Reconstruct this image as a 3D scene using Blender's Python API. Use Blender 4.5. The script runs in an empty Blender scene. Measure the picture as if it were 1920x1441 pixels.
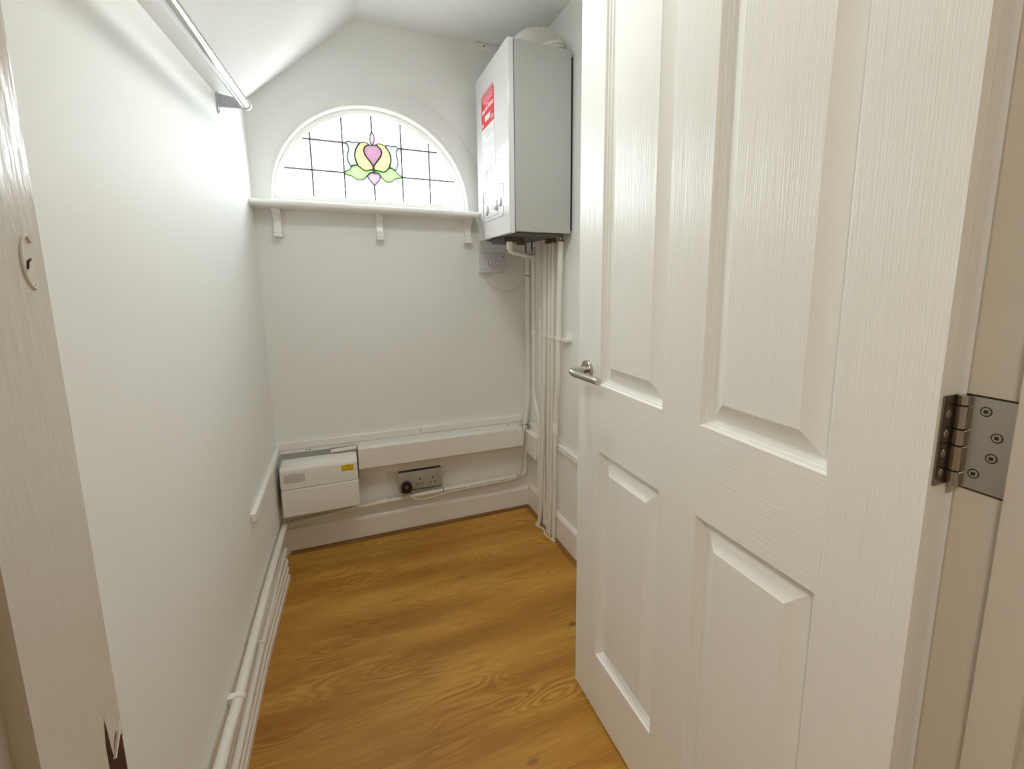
import bpy, bmesh, math, random
from mathutils import Vector, Matrix

random.seed(7)
C = bpy.context.scene.collection
SC = bpy.context.scene
PI = math.pi

# ------------------------------------------------------------------ camera
cam_d = bpy.data.cameras.new('camera')
cam = bpy.data.objects.new('camera', cam_d)
C.objects.link(cam)
yaw, pitch, roll = 0.4202, -0.1616, 0.0024
d = Vector((math.sin(yaw)*math.cos(pitch), math.cos(yaw)*math.cos(pitch), math.sin(pitch)))
r = d.cross(Vector((0, 0, 1))).normalized()
u = r.cross(d)
cr, sr = math.cos(roll), math.sin(roll)
r2 = r*cr + u*sr
u2 = u*cr - r*sr
m = Matrix((( r2.x, u2.x, -d.x), (r2.y, u2.y, -d.y), (r2.z, u2.z, -d.z))).to_4x4()
m.translation = Vector((0.2923, -2.2368, 1.1812))
cam.matrix_world = m
cam_d.sensor_width = 36.0
cam_d.lens = 891.8/1920*36.0
cam_d.shift_x = -81.5/1920
cam_d.shift_y = -48.6/1920
cam_d.clip_start = 0.01
SC.camera = cam

# ------------------------------------------------------------------ world, added fill lamps, exposure
SC.view_settings.view_transform = 'Standard'
SC.view_settings.look = 'None'
SC.view_settings.gamma = 1.0
SC.view_settings.exposure = 0.26
SC.view_settings.use_curve_mapping = False
SKY = 17.0
wd = bpy.data.worlds.new('world')
SC.world = wd
wd.use_nodes = True
bg = wd.node_tree.nodes['Background']
bg.inputs[0].default_value = (0.86, 0.945, 1.0, 1)
bg.inputs[1].default_value = SKY
pl = bpy.data.lights.new('window_portal', 'AREA')
pl.shape = 'RECTANGLE'; pl.size = 0.86; pl.size_y = 0.46
pl.cycles.is_portal = True
po = bpy.data.objects.new('window_portal', pl)
C.objects.link(po)
po.location = (0.457, 0.17, 1.69)
po.rotation_euler = (-PI/2, 0, 0)
HALL_W = 13.0  # added fill from the hall side; no such lamp is in view
hl = bpy.data.lights.new('hall_fill_light', 'AREA')
hl.shape = 'DISK'; hl.size = 0.30; hl.energy = HALL_W; hl.color = (1.0, 0.96, 0.84)
ho = bpy.data.objects.new('hall_fill_light', hl)
C.objects.link(ho); ho.location = (-0.30, -2.85, 2.30)
CLOSET_W = 3.5  # added lamp that fills the lower closet; no fitting is in view
cl = bpy.data.lights.new('closet_fill_light', 'AREA')
cl.shape = 'DISK'; cl.size = 0.24; cl.energy = CLOSET_W; cl.color = (0.95, 1.0, 0.97)
co = bpy.data.objects.new('closet_fill_light', cl)
C.objects.link(co); co.location = (0.56, -1.15, 2.14)
SC.cycles.use_denoising = True
SC.cycles.max_bounces = 14
SC.cycles.diffuse_bounces = 10
SC.cycles.sample_clamp_indirect = 12.0

# ------------------------------------------------------------------ materials
def mat(name, col, rough=0.5, metal=0.0, bump=None, spec=0.5, var=None, coat=0.0):
    """bump = (scale xyz, detail, distance m); var = (scale xyz, second colour, contrast)"""
    M = bpy.data.materials.new(name); M.use_nodes = True
    nt = M.node_tree; b = nt.nodes['Principled BSDF']
    b.inputs['Base Color'].default_value = (*col, 1)
    b.inputs['Roughness'].default_value = rough
    b.inputs['Metallic'].default_value = metal
    b.inputs['Specular IOR Level'].default_value = spec
    if coat: b.inputs['Coat Weight'].default_value = coat; b.inputs['Coat Roughness'].default_value = 0.08
    tc = nt.nodes.new('ShaderNodeTexCoord')
    if bump:
        mp = nt.nodes.new('ShaderNodeMapping'); mp.inputs['Scale'].default_value = bump[0]
        nz = nt.nodes.new('ShaderNodeTexNoise'); nz.inputs['Scale'].default_value = 1.0
        nz.inputs['Detail'].default_value = bump[1]
        bp = nt.nodes.new('ShaderNodeBump'); bp.inputs['Distance'].default_value = bump[2]
        bp.inputs['Strength'].default_value = 1.0
        nt.links.new(tc.outputs['Object'], mp.inputs[0]); nt.links.new(mp.outputs[0], nz.inputs[0])
        nt.links.new(nz.outputs['Fac'], bp.inputs['Height']); nt.links.new(bp.outputs[0], b.inputs['Normal'])
    if var:
        mp = nt.nodes.new('ShaderNodeMapping'); mp.inputs['Scale'].default_value = var[0]
        nz = nt.nodes.new('ShaderNodeTexNoise'); nz.inputs['Scale'].default_value = 1.0; nz.inputs['Detail'].default_value = 5
        mr = nt.nodes.new('ShaderNodeMapRange'); mr.inputs[1].default_value = 0.5-var[2]; mr.inputs[2].default_value = 0.5+var[2]
        mx = nt.nodes.new('ShaderNodeMix'); mx.data_type = 'RGBA'
        mx.inputs[6].default_value = (*col, 1); mx.inputs[7].default_value = (*var[1], 1)
        nt.links.new(tc.outputs['Object'], mp.inputs[0]); nt.links.new(mp.outputs[0], nz.inputs[0])
        nt.links.new(nz.outputs['Fac'], mr.inputs[0]); nt.links.new(mr.outputs[0], mx.inputs[0])
        nt.links.new(mx.outputs[2], b.inputs['Base Color'])
    return M

def grain_mat(name, col, scale, rough, dist, ring_scale):
    """gloss white paint over an embossed wood grain; scale stretches it along the board"""
    M = bpy.data.materials.new(name); M.use_nodes = True
    nt = M.node_tree; b = nt.nodes['Principled BSDF']
    b.inputs['Base Color'].default_value = (*col, 1); b.inputs['Roughness'].default_value = rough
    tc = nt.nodes.new('ShaderNodeTexCoord')
    mp = nt.nodes.new('ShaderNodeMapping'); mp.inputs['Scale'].default_value = scale
    w = nt.nodes.new('ShaderNodeTexNoise'); w.inputs['Scale'].default_value = 1.0; w.inputs['Detail'].default_value = 3.5
    w.inputs['Roughness'].default_value = 0.62
    mp2 = nt.nodes.new('ShaderNodeMapping'); mp2.inputs['Scale'].default_value = [s*ring_scale for s in scale]
    w2 = nt.nodes.new('ShaderNodeTexNoise'); w2.inputs['Scale'].default_value = 1.0; w2.inputs['Detail'].default_value = 1.0
    mul = nt.nodes.new('ShaderNodeMath'); mul.operation = 'MULTIPLY'; mul.inputs[1].default_value = 14.0
    sn = nt.nodes.new('ShaderNodeMath'); sn.operation = 'SINE'
    ad = nt.nodes.new('ShaderNodeMath'); ad.operation = 'MULTIPLY_ADD'; ad.inputs[1].default_value = 0.16
    bp = nt.nodes.new('ShaderNodeBump'); bp.inputs['Distance'].default_value = dist
    L = nt.links.new
    L(tc.outputs['Object'], mp.inputs[0]); L(mp.outputs[0], w.inputs[0])
    L(tc.outputs['Object'], mp2.inputs[0]); L(mp2.outputs[0], w2.inputs[0])
    L(w2.outputs['Fac'], mul.inputs[0]); L(mul.outputs[0], sn.inputs[0])
    L(sn.outputs[0], ad.inputs[0]); L(w.outputs['Fac'], ad.inputs[2])
    L(ad.outputs[0], bp.inputs['Height']); L(bp.outputs[0], b.inputs['Normal'])
    return M

def oak_mat(name):
    M = bpy.data.materials.new(name); M.use_nodes = True
    nt = M.node_tree; b = nt.nodes['Principled BSDF']; L = nt.links.new
    N = lambda t: nt.nodes.new(t)
    tc = N('ShaderNodeTexCoord'); oi = N('ShaderNodeObjectInfo')
    off = N('ShaderNodeVectorMath'); off.operation = 'MULTIPLY_ADD'
    L(oi.outputs['Random'], off.inputs[0]); off.inputs[1].default_value = (3.0, 1.3, 0.0)
    L(tc.outputs['Object'], off.inputs[2])
    # broad tone
    m1 = N('ShaderNodeMapping'); m1.inputs['Scale'].default_value = (1.4, 8.0, 1); L(tc.outputs['Object'], m1.inputs[0])
    n1 = N('ShaderNodeTexNoise'); n1.inputs['Scale'].default_value = 1; n1.inputs['Detail'].default_value = 4; L(m1.outputs[0], n1.inputs[0])
    # cathedral rings
    m2 = N('ShaderNodeMapping'); m2.inputs['Scale'].default_value = (2.6, 11.0, 1); L(off.outputs[0], m2.inputs[0])
    n2 = N('ShaderNodeTexNoise'); n2.inputs['Scale'].default_value = 1; n2.inputs['Detail'].default_value = 1.2; L(m2.outputs[0], n2.inputs[0])
    mu = N('ShaderNodeMath'); mu.operation = 'MULTIPLY'; mu.inputs[1].default_value = 95; L(n2.outputs['Fac'], mu.inputs[0])
    si = N('ShaderNodeMath'); si.operation = 'SINE'; L(mu.outputs[0], si.inputs[0])
    # only in patches
    m4 = N('ShaderNodeMapping'); m4.inputs['Scale'].default_value = (2.1, 5.0, 1); L(off.outputs[0], m4.inputs[0])
    n4 = N('ShaderNodeTexNoise'); n4.inputs['Scale'].default_value = 1; L(m4.outputs[0], n4.inputs[0])
    r4 = N('ShaderNodeMapRange'); r4.inputs[1].default_value = 0.46; r4.inputs[2].default_value = 0.66; L(n4.outputs['Fac'], r4.inputs[0])
    pr = N('ShaderNodeMath'); pr.operation = 'MULTIPLY'; L(si.outputs[0], pr.inputs[0]); L(r4.outputs[0], pr.inputs[1])
    # fine fibres
    m3 = N('ShaderNodeMapping'); m3.inputs['Scale'].default_value = (9, 230, 1); L(off.outputs[0], m3.inputs[0])
    n3 = N('ShaderNodeTexNoise'); n3.inputs['Scale'].default_value = 1; n3.inputs['Detail'].default_value = 5; L(m3.outputs[0], n3.inputs[0])
    a1 = N('ShaderNodeMath'); a1.operation = 'MULTIPLY_ADD'; a1.inputs[1].default_value = 0.13; L(pr.outputs[0], a1.inputs[0]); L(n1.outputs['Fac'], a1.inputs[2])
    a2 = N('ShaderNodeMath'); a2.operation = 'MULTIPLY_ADD'; a2.inputs[1].default_value = 0.5; L(n3.outputs['Fac'], a2.inputs[0]); L(a1.outputs[0], a2.inputs[2])
    # knots
    vo = N('ShaderNodeTexVoronoi'); vo.inputs['Scale'].default_value = 1; 
    m5 = N('ShaderNodeMapping'); m5.inputs['Scale'].default_value = (3.0, 5.2, 1); L(off.outputs[0], m5.inputs[0]); L(m5.outputs[0], vo.inputs['Vector'])
    kr = N('ShaderNodeMapRange'); kr.inputs[1].default_value = 0.025; kr.inputs[2].default_value = 0.075; L(vo.outputs['Distance'], kr.inputs[0])
    cr_ = N('ShaderNodeValToRGB'); L(a2.outputs[0], cr_.inputs[0])
    e = cr_.color_ramp.elements
    e[0].position = 0.40; e[0].color = (0.235, 0.096, 0.008, 1)
    e[1].position = 0.92; e[1].color = (0.57, 0.305, 0.055, 1)
    k = cr_.color_ramp.elements.new(0.66); k.color = (0.395, 0.180, 0.018, 1)
    mx = N('ShaderNodeMix'); mx.data_type = 'RGBA'; L(kr.outputs[0], mx.inputs[0]); mx.inputs[6].default_value = (0.15, 0.07, 0.02, 1); L(cr_.outputs[0], mx.inputs[7])
    hs = N('ShaderNodeHueSaturation'); L(mx.outputs[2], hs.inputs['Color'])
    vr = N('ShaderNodeMapRange'); vr.inputs[3].default_value = 0.975; vr.inputs[4].default_value = 1.03; L(oi.outputs['Random'], vr.inputs[0]); L(vr.outputs[0], hs.inputs['Value'])
    L(hs.outputs[0], b.inputs['Base Color'])
    b.inputs['Roughness'].default_value = 0.46
    bp = N('ShaderNodeBump'); bp.inputs['Distance'].default_value = 0.0012; L(a2.outputs[0], bp.inputs['Height']); L(bp.outputs[0], b.inputs['Normal'])
    return M

def glass_mat(name, col, trans=1.0, haze=0.35):
    if name == 'obscure_glass': haze = 0.22
    M = bpy.data.materials.new(name); M.use_nodes = True
    nt = M.node_tree; nt.nodes.clear(); L = nt.links.new
    o = nt.nodes.new('ShaderNodeOutputMaterial')
    t = nt.nodes.new('ShaderNodeBsdfTransparent'); t.inputs[0].default_value = (*[c*trans for c in col], 1)
    tl = nt.nodes.new('ShaderNodeBsdfTranslucent'); tl.inputs[0].default_value = (*[c*trans for c in col], 1)
    g = nt.nodes.new('ShaderNodeBsdfGlossy'); g.inputs['Roughness'].default_value = 0.15
    m1 = nt.nodes.new('ShaderNodeMixShader'); m1.inputs[0].default_value = haze
    m2 = nt.nodes.new('ShaderNodeMixShader'); m2.inputs[0].default_value = 0.04
    tc = nt.nodes.new('ShaderNodeTexCoord'); nz = nt.nodes.new('ShaderNodeTexNoise'); nz.inputs['Scale'].default_value = 130
    mr = nt.nodes.new('ShaderNodeMapRange'); mr.inputs[3].default_value = haze*0.55; mr.inputs[4].default_value = haze*1.45
    L(tc.outputs['Object'], nz.inputs[0]); L(nz.outputs[0], mr.inputs[0]); L(mr.outputs[0], m1.inputs[0])
    L(t.outputs[0], m1.inputs[1]); L(tl.outputs[0], m1.inputs[2])
    L(m1.outputs[0], m2.inputs[1]); L(g.outputs[0], m2.inputs[2]); L(m2.outputs[0], o.inputs[0])
    return M

M = {}
M['wall'] = mat('wall_emulsion', (0.85, 0.865, 0.85), 0.62, bump=((70, 70, 70), 3, 0.00025))
M['ceiling'] = mat('ceiling_emulsion', (0.80, 0.805, 0.79), 0.7, bump=((60, 60, 60), 3, 0.0006))
M['gloss'] = mat('white_gloss_paint', (0.86, 0.85, 0.825), 0.28, bump=((60, 60, 14), 3, 0.0006))
M['gloss_rough'] = mat('brushed_gloss_paint', (0.70, 0.67, 0.61), 0.24, bump=((120, 90, 22), 3, 0.0009))
M['skirt'] = mat('skirting_paint', (0.86, 0.83, 0.79), 0.35, bump=((40, 40, 60), 3, 0.0004))
M['door'] = grain_mat('door_grain_vertical', (0.85, 0.862, 0.845), (60, 330, 11), 0.28, 0.0011, 0.085)
M['door_rail'] = grain_mat('door_grain_horizontal', (0.85, 0.862, 0.845), (60, 12, 360), 0.30, 0.0005, 0.085)
M['door_mould'] = mat('door_moulding_paint', (0.85, 0.862, 0.845), 0.30)
M['oak'] = oak_mat('oak_laminate')
M['bead'] = mat('oak_bead', (0.30, 0.16, 0.05), 0.5, var=((3, 60, 60), (0.18, 0.09, 0.025), 0.2), bump=((6, 90, 90), 3, 0.0004))
M['timber'] = mat('bare_dark_timber', (0.085, 0.028, 0.012), 0.65, var=((50, 50, 5), (0.035, 0.012, 0.006), 0.2), bump=((80, 80, 8), 4, 0.002))
M['chrome'] = mat('chrome', (0.72, 0.73, 0.76), 0.09, 1.0, bump=((30, 30, 30), 1, 0.00005))
M['steel'] = mat('satin_steel', (0.50, 0.48, 0.44), 0.26, 1.0, bump=((200, 200, 200), 2, 0.00004))
M['steel_reflect'] = mat('steel_dark_reflection', (0.26, 0.24, 0.21), 0.22, 1.0, bump=((200, 200, 200), 2, 0.00004))  # hinge leaf: its dark reflection is put into the base colour
M['steel_dark'] = mat('screw_recess', (0.05, 0.045, 0.04), 0.5, 0.6)
M['bracket'] = mat('bracket_grey_metal', (0.45, 0.47, 0.50), 0.4, 0.3)
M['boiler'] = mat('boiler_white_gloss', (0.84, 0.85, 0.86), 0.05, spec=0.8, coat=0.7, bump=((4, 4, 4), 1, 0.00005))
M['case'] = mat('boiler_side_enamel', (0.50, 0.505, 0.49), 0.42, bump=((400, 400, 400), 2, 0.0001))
M['seam'] = mat('dark_seam', (0.03, 0.03, 0.03), 0.7)
M['underside'] = mat('boiler_underside', (0.14, 0.13, 0.12), 0.6, 0.3, bump=((60, 60, 60), 3, 0.001))
M['brass'] = mat('brass_valve', (0.16, 0.10, 0.05), 0.5, 0.6, bump=((60, 60, 60), 2, 0.0002))
M['plastic'] = mat('white_plastic', (0.86, 0.84, 0.80), 0.35, bump=((30, 30, 30), 2, 0.0001))
M['pipe'] = mat('painted_pipe', (0.81, 0.785, 0.72), 0.38, bump=((60, 60, 30), 3, 0.0004))
M['mauve'] = mat('rating_plate_print', (0.50, 0.47, 0.45), 0.6, var=((220, 30, 420), (0.72, 0.70, 0.67), 0.08))
M['control'] = mat('lilac_grey_plastic', (0.68, 0.67, 0.72), 0.35, bump=((30, 30, 30), 2, 0.0001))
M['socket'] = mat('grey_metalclad', (0.46, 0.45, 0.41), 0.45, 0.2, bump=((120, 120, 120), 2, 0.0003))
M['black'] = mat('black_plastic', (0.012, 0.012, 0.014), 0.3, bump=((60, 60, 60), 2, 0.0001))
M['rubber'] = mat('black_cable', (0.02, 0.02, 0.022), 0.5, bump=((60, 60, 60), 2, 0.0001))
M['red'] = mat('red_sticker', (0.72, 0.03, 0.06), 0.4)
M['pink'] = mat('sticker_pale_print', (0.90, 0.55, 0.58), 0.4)
M['paper'] = mat('label_paper', (0.70, 0.72, 0.70), 0.5)
M['ink'] = mat('grey_ink', (0.50, 0.52, 0.52), 0.5)
M['redink'] = mat('red_ink', (0.75, 0.25, 0.28), 0.5)
M['line'] = mat('panel_groove', (0.36, 0.37, 0.40), 0.4)
M['yellow'] = mat('yellow_label', (0.90, 0.62, 0.01), 0.4)
M['olive'] = mat('yellow_label_print', (0.34, 0.26, 0.02), 0.5)
M['ruby'] = mat('plug_fuse_label', (0.22, 0.07, 0.05), 0.5)
M['lead'] = mat('lead_came', (0.17, 0.16, 0.17), 0.8, 0.0, spec=0.1, bump=((300, 300, 300), 2, 0.0001))  # grey raised to stand in for window bloom over the dark leads
M['hall'] = mat('hall_paint', (0.60, 0.55, 0.48), 0.6, bump=((70, 70, 70), 3, 0.0006))
M['hall_ceiling'] = mat('hall_ceiling_paint', (0.75, 0.72, 0.66), 0.7, bump=((70, 70, 70), 3, 0.0006))
M['jamb'] = mat('jamb_paint', (0.60, 0.55, 0.475), 0.42, bump=((60, 60, 20), 3, 0.0008))
M['brick'] = mat('outer_render', (0.5, 0.45, 0.4), 0.9, bump=((20, 20, 20), 3, 0.004))
M['hose'] = mat('white_hose', (0.74, 0.73, 0.69), 0.4, bump=((80, 80, 80), 2, 0.0002))
M['clear'] = glass_mat('obscure_glass', (1, 1, 1), 0.92, 0.5)
tint = 0.75
M['g_rose'] = glass_mat('rose_glass', (0.82, 0.60, 0.72), tint*0.50, 0.75)
M['g_pale'] = glass_mat('pale_pink_glass', (0.80, 0.66, 0.77), tint*0.60, 0.75)
M['g_yellow'] = glass_mat('yellow_glass', (0.84, 0.81, 0.50), tint*0.66, 0.75)
M['g_green'] = glass_mat('green_glass', (0.48, 0.74, 0.38), tint*0.85, 0.75)
M['g_ice'] = glass_mat('ice_glass', (0.80, 0.88, 0.86), tint*0.58, 0.75)
lm = bpy.data.materials.new('fill_lamp_glow'); lm.use_nodes = True  # emission for the two added fill fittings
lb = lm.node_tree.nodes['Principled BSDF']; lb.inputs['Emission Color'].default_value = (1, 0.88, 0.72, 1); lb.inputs['Emission Strength'].default_value = 6
M['glow'] = lm

# ------------------------------------------------------------------ helpers
def B(): return bmesh.new()

def fin(bm, name, mt, parent=None, smooth=False, loc=None, sharp=35):
    bmesh.ops.recalc_face_normals(bm, faces=bm.faces)
    base = Vector((0, 0, 0))
    if parent is not None:
        p = parent
        while p is not None: base += p.location; p = p.parent
    elif loc is not None: base = Vector(loc)
    for v in bm.verts: v.co -= base
    me = bpy.data.meshes.new(name); bm.to_mesh(me); bm.free()
    for k in (mt if isinstance(mt, (list, tuple)) else [mt]): me.materials.append(M[k])
    o = bpy.data.objects.new(name, me); C.objects.link(o)
    if parent is not None: o.parent = parent
    elif loc is not None: o.location = loc
    if smooth:
        for f in me.polygons: f.use_smooth = True
        try: me.set_sharp_from_angle(angle=math.radians(sharp))
        except Exception: pass
    return o

def tag(o, label, cat=None, group=None, kind=None):
    o['label'] = label
    if cat: o['category'] = cat
    if group: o['group'] = group
    if kind: o['kind'] = kind
    return o

def thing(name, loc, label, cat, group=None):
    o = bpy.data.objects.new(name, None); C.objects.link(o); o.location = loc
    o.empty_display_size = 0.05
    return tag(o, label, cat, group)

def struct(o, label=None, cat=None):
    o['kind'] = 'structure'
    if label: o['label'] = label
    if cat: o['category'] = cat
    return o

def box(bm, x0, x1, y0, y1, z0, z1, bev=0.0, seg=2):
    vs = [bm.verts.new(c) for c in ((x0,y0,z0),(x1,y0,z0),(x1,y1,z0),(x0,y1,z0),(x0,y0,z1),(x1,y0,z1),(x1,y1,z1),(x0,y1,z1))]
    fs = [bm.faces.new([vs[i] for i in f]) for f in ((0,3,2,1),(4,5,6,7),(0,1,5,4),(1,2,6,5),(2,3,7,6),(3,0,4,7))]
    if bev:
        es = list({e for f in fs for e in f.edges})
        bmesh.ops.bevel(bm, geom=es, offset=bev, segments=seg, profile=0.6, affect='EDGES')
    return bm

def prism(bm, pts, fn, a, b_):
    """extrude a 2D polygon; fn(u, v, w) -> xyz"""
    A = [bm.verts.new(fn(u, v, a)) for u, v in pts]
    Bv = [bm.verts.new(fn(u, v, b_)) for u, v in pts]
    n = len(pts)
    bm.faces.new(A); bm.faces.new(Bv[::-1])
    for i in range(n): bm.faces.new((A[i], A[(i+1) % n], Bv[(i+1) % n], Bv[i]))
    return bm

def smooth_path(P, n=6):
    P = [Vector(p) for p in P]
    if len(P) < 3: return P
    out = []
    for i in range(len(P)-1):
        p0 = P[i-1] if i else P[0]*2-P[1]; p1 = P[i]; p2 = P[i+1]; p3 = P[i+2] if i+2 < len(P) else P[-1]*2-P[-2]
        for k in range(n):
            t = k/n
            out.append(0.5*((2*p1)+(p2-p0)*t+(2*p0-5*p1+4*p2-p3)*t*t+(3*p1-p0-3*p2+p3)*t**3))
    out.append(P[-1]); return out

def round_path(P, rad, n=6):
    """straight runs with filleted corners"""
    P = [Vector(p) for p in P]; out = [P[0]]
    for i in range(1, len(P)-1):
        a = (P[i-1]-P[i]); b_ = (P[i+1]-P[i]); rr = min(rad, a.length*0.48, b_.length*0.48)
        A = P[i]+a.normalized()*rr; D = P[i]+b_.normalized()*rr
        for k in range(n+1):
            t = k/n; out.append(A*(1-t)**2+P[i]*2*t*(1-t)+D*t*t)
    out.append(P[-1]); return out

def tube(bm, P, r, n=14, caps=True, closed=False, flat=1.0):
    P = [Vector(p) for p in P]; N = len(P); rings = []
    rad = r if isinstance(r, (list, tuple)) else [r]*N
    T0 = (P[1]-P[0]).normalized()
    ref = Vector((0, 0, 1)) if abs(T0.z) < 0.9 else Vector((1, 0, 0))
    nrm = (ref - T0*ref.dot(T0)).normalized()
    for i in range(N):
        if closed: T = (P[(i+1) % N]-P[i-1]).normalized()
        else: T = (P[min(i+1, N-1)]-P[max(i-1, 0)]).normalized()
        nrm = (nrm - T*nrm.dot(T)).normalized(); bi = T.cross(nrm)
        rings.append([bm.verts.new(P[i]+(nrm*math.cos(a)*flat+bi*math.sin(a))*rad[i]) for a in [2*PI*k/n for k in range(n)]])
    rng = range(N) if closed else range(N-1)
    for i in rng:
        A, D = rings[i], rings[(i+1) % N]
        for k in range(n): bm.faces.new((A[k], A[(k+1) % n], D[(k+1) % n], D[k]))
    if caps and not closed: bm.faces.new(rings[0][::-1]); bm.faces.new(rings[-1])
    return bm

def lathe(bm, c, axis, prof, n=28):
    """prof: list of (distance along axis, radius)"""
    axis = Vector(axis).normalized(); c = Vector(c)
    ref = Vector((0, 0, 1)) if abs(axis.z) < 0.9 else Vector((1, 0, 0))
    a = axis.cross(ref).normalized(); b_ = axis.cross(a)
    rings = [[bm.verts.new(c+axis*h+(a*math.cos(t)+b_*math.sin(t))*max(r, 1e-5)) for t in [2*PI*k/n for k in range(n)]] for h, r in prof]
    for A, D in zip(rings, rings[1:]):
        for k in range(n): bm.faces.new((A[k], A[(k+1) % n], D[(k+1) % n], D[k]))
    bm.faces.new(rings[0][::-1]); bm.faces.new(rings[-1])
    return bm

W = 1.1439
CZ = 2.212            # flat ceiling
XA = 0.414            # where the slope meets the flat
WC = (0.457, 1.500)   # centre of the half-round window
YF = -1.957           # inner face of the closet's front wall
YH = -2.09            # its hall face

# ------------------------------------------------------------------ shell
def arc(rad, a0, a1, n, c=WC): return [(c[0]+rad*math.cos(a0+(a1-a0)*i/n), c[1]+rad*math.sin(a0+(a1-a0)*i/n)) for i in range(n+1)]

def hole_wall(bm, y0, y1, rad):
    # wall with a half-round opening, built from strips around the arch
    xl, xr, zt, zb = -0.12, W+0.12, 2.5, WC[1]+0.001
    N = 48
    def outer(t):
        # point on the rectangle boundary at angle t
        dx, dz = math.cos(t), math.sin(t)
        s = 1e9
        if dx > 1e-6: s = min(s, (xr-WC[0])/dx)
        if dx < -1e-6: s = min(s, (xl-WC[0])/dx)
        if dz > 1e-6: s = min(s, (zt-WC[1])/dz)
        return (WC[0]+dx*s, WC[1]+dz*s)
    angs = sorted(set([PI*i/N for i in range(N+1)] + [math.atan2(zt-WC[1], xr-WC[0]), math.atan2(zt-WC[1], xl-WC[0])]))
    inn = [(WC[0]+rad*math.cos(t), WC[1]+rad*math.sin(t)) for t in angs]; out = [outer(t) for t in angs]
    for y in (y0, y1):
        I = [bm.verts.new((x, y, z)) for x, z in inn]; O = [bm.verts.new((x, y, z)) for x, z in out]
        for i in range(len(angs)-1): bm.faces.new((I[i], I[i+1], O[i+1], O[i]))
        a = [bm.verts.new(c) for c in ((xl, y, -0.1), (xr, y, -0.1))]
        bm.faces.new((a[0], a[1], O[0], I[0], I[-1], O[-1]))
    A = [bm.verts.new((x, y0, z)) for x, z in inn]; D = [bm.verts.new((x, y1, z)) for x, z in inn]
    for i in range(len(inn)-1): bm.faces.new((A[i], A[i+1], D[i+1], D[i]))
    bm.faces.new((A[0], A[-1], D[-1], D[0]))
    bmesh.ops.remove_doubles(bm, verts=bm.verts, dist=1e-5)
    return bm
struct(fin(hole_wall(B(), 0, 0.15, 0.400), 'wall_back', 'wall'), 'grey-white end wall with the half-round window', 'wall')
bm = B(); box(bm, -0.14, 0.0, -1.70, 0.0, -0.1, 2.5); struct(fin(bm, 'wall_left', 'wall'), 'plain white wall under the chrome rail', 'wall')
bm = B(); box(bm, W, W+0.14, YF, 0.0, -0.1, 2.5); struct(fin(bm, 'wall_right', 'wall'), 'white wall behind the boiler and its pipes', 'wall')

# ceiling: flat part and the sloped part, which settles lower towards the door
bm = B(); box(bm, XA, W, YF, 0, CZ, CZ+0.08); fl = struct(fin(bm, 'ceiling', 'ceiling'), 'flat white ceiling above the boiler', 'ceiling')
bm = B()
st = [(0.0, 1.848), (-0.12, 1.80), (-0.25, 1.757), (-0.38, 1.727), (-0.5, 1.708), (-0.8, 1.683), (-1.1, 1.66), (-1.6, 1.62), (-1.957, 1.60)]
def slope_pt(t, zl):   # slightly coved foot
    return (XA*t, zl+(CZ-zl)*(t**1.0))
cols = [0, 0.04, 0.1, 0.2, 0.35, 0.5, 0.65, 0.8, 0.92, 1.0]
g = [[bm.verts.new((slope_pt(t, z)[0], y, slope_pt(t, z)[1])) for t in cols] for y, z in st]
for i in range(len(st)-1):
    for j in range(len(cols)-1): bm.faces.new((g[i][j], g[i][j+1], g[i+1][j+1], g[i+1][j]))
g2 = [[bm.verts.new((slope_pt(t, z)[0], y, slope_pt(t, z)[1]+0.06)) for t in cols] for y, z in st]
for i in range(len(st)-1):
    for j in range(len(cols)-1): bm.faces.new((g2[i][j], g2[i+1][j], g2[i+1][j+1], g2[i][j+1]))
for i in range(len(st)-1):
    bm.faces.new((g[i][0], g[i+1][0], g2[i+1][0], g2[i][0])); bm.faces.new((g[i][-1], g2[i][-1], g2[i+1][-1], g[i+1][-1]))
for j in range(len(cols)-1):
    bm.faces.new((g[0][j], g2[0][j], g2[0][j+1], g[0][j+1])); bm.faces.new((g[-1][j], g[-1][j+1], g2[-1][j+1], g2[-1][j]))
struct(fin(bm, 'ceiling_slope', 'ceiling', smooth=True), 'sloping white ceiling under the stairs or roof', 'ceiling')

# front wall of the closet with the doorway, and the hall beyond
bm = B(); box(bm, W-0.219, W+0.14, YH, YF, -0.1, 2.5); struct(fin(bm, 'wall_front', 'wall'), 'wall nib beside the hinged side of the doorway', 'wall')
bm = B(); box(bm, -0.14, 0.02, YH, -1.79, -0.1, 2.5); struct(fin(bm, 'wall_front_nib', 'hall'), 'wall nib beside the chipped door post', 'wall')
bm = B(); box(bm, 0.02, W-0.219, YH, YF, 2.05, 2.5); struct(fin(bm, 'wall_front_head', 'hall'), 'wall above the doorway', 'wall')
bm = B(); box(bm, -0.9, -0.82, -3.9, YH, -0.1, 2.5); struct(fin(bm, 'wall_hall_left', 'hall'), 'hall side wall', 'wall')
bm = B(); box(bm, 1.75, 1.83, -3.9, YH, -0.1, 2.5); struct(fin(bm, 'wall_hall_right', 'hall'), 'hall side wall', 'wall')
bm = B(); box(bm, -0.9, 1.83, -3.98, -3.9, -0.1, 2.5); struct(fin(bm, 'wall_hall_back', 'hall'), 'hall end wall', 'wall')
bm = B(); box(bm, -0.9, -0.14, YH, YH+0.1, -0.1, 2.5); struct(fin(bm, 'wall_hall_front_left', 'hall'), 'hall wall beside the doorway', 'wall')
bm = B(); box(bm, W+0.14, 1.83, YH, YH+0.1, -0.1, 2.5); struct(fin(bm, 'wall_hall_front_right', 'hall'), 'hall wall beside the doorway', 'wall')
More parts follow.
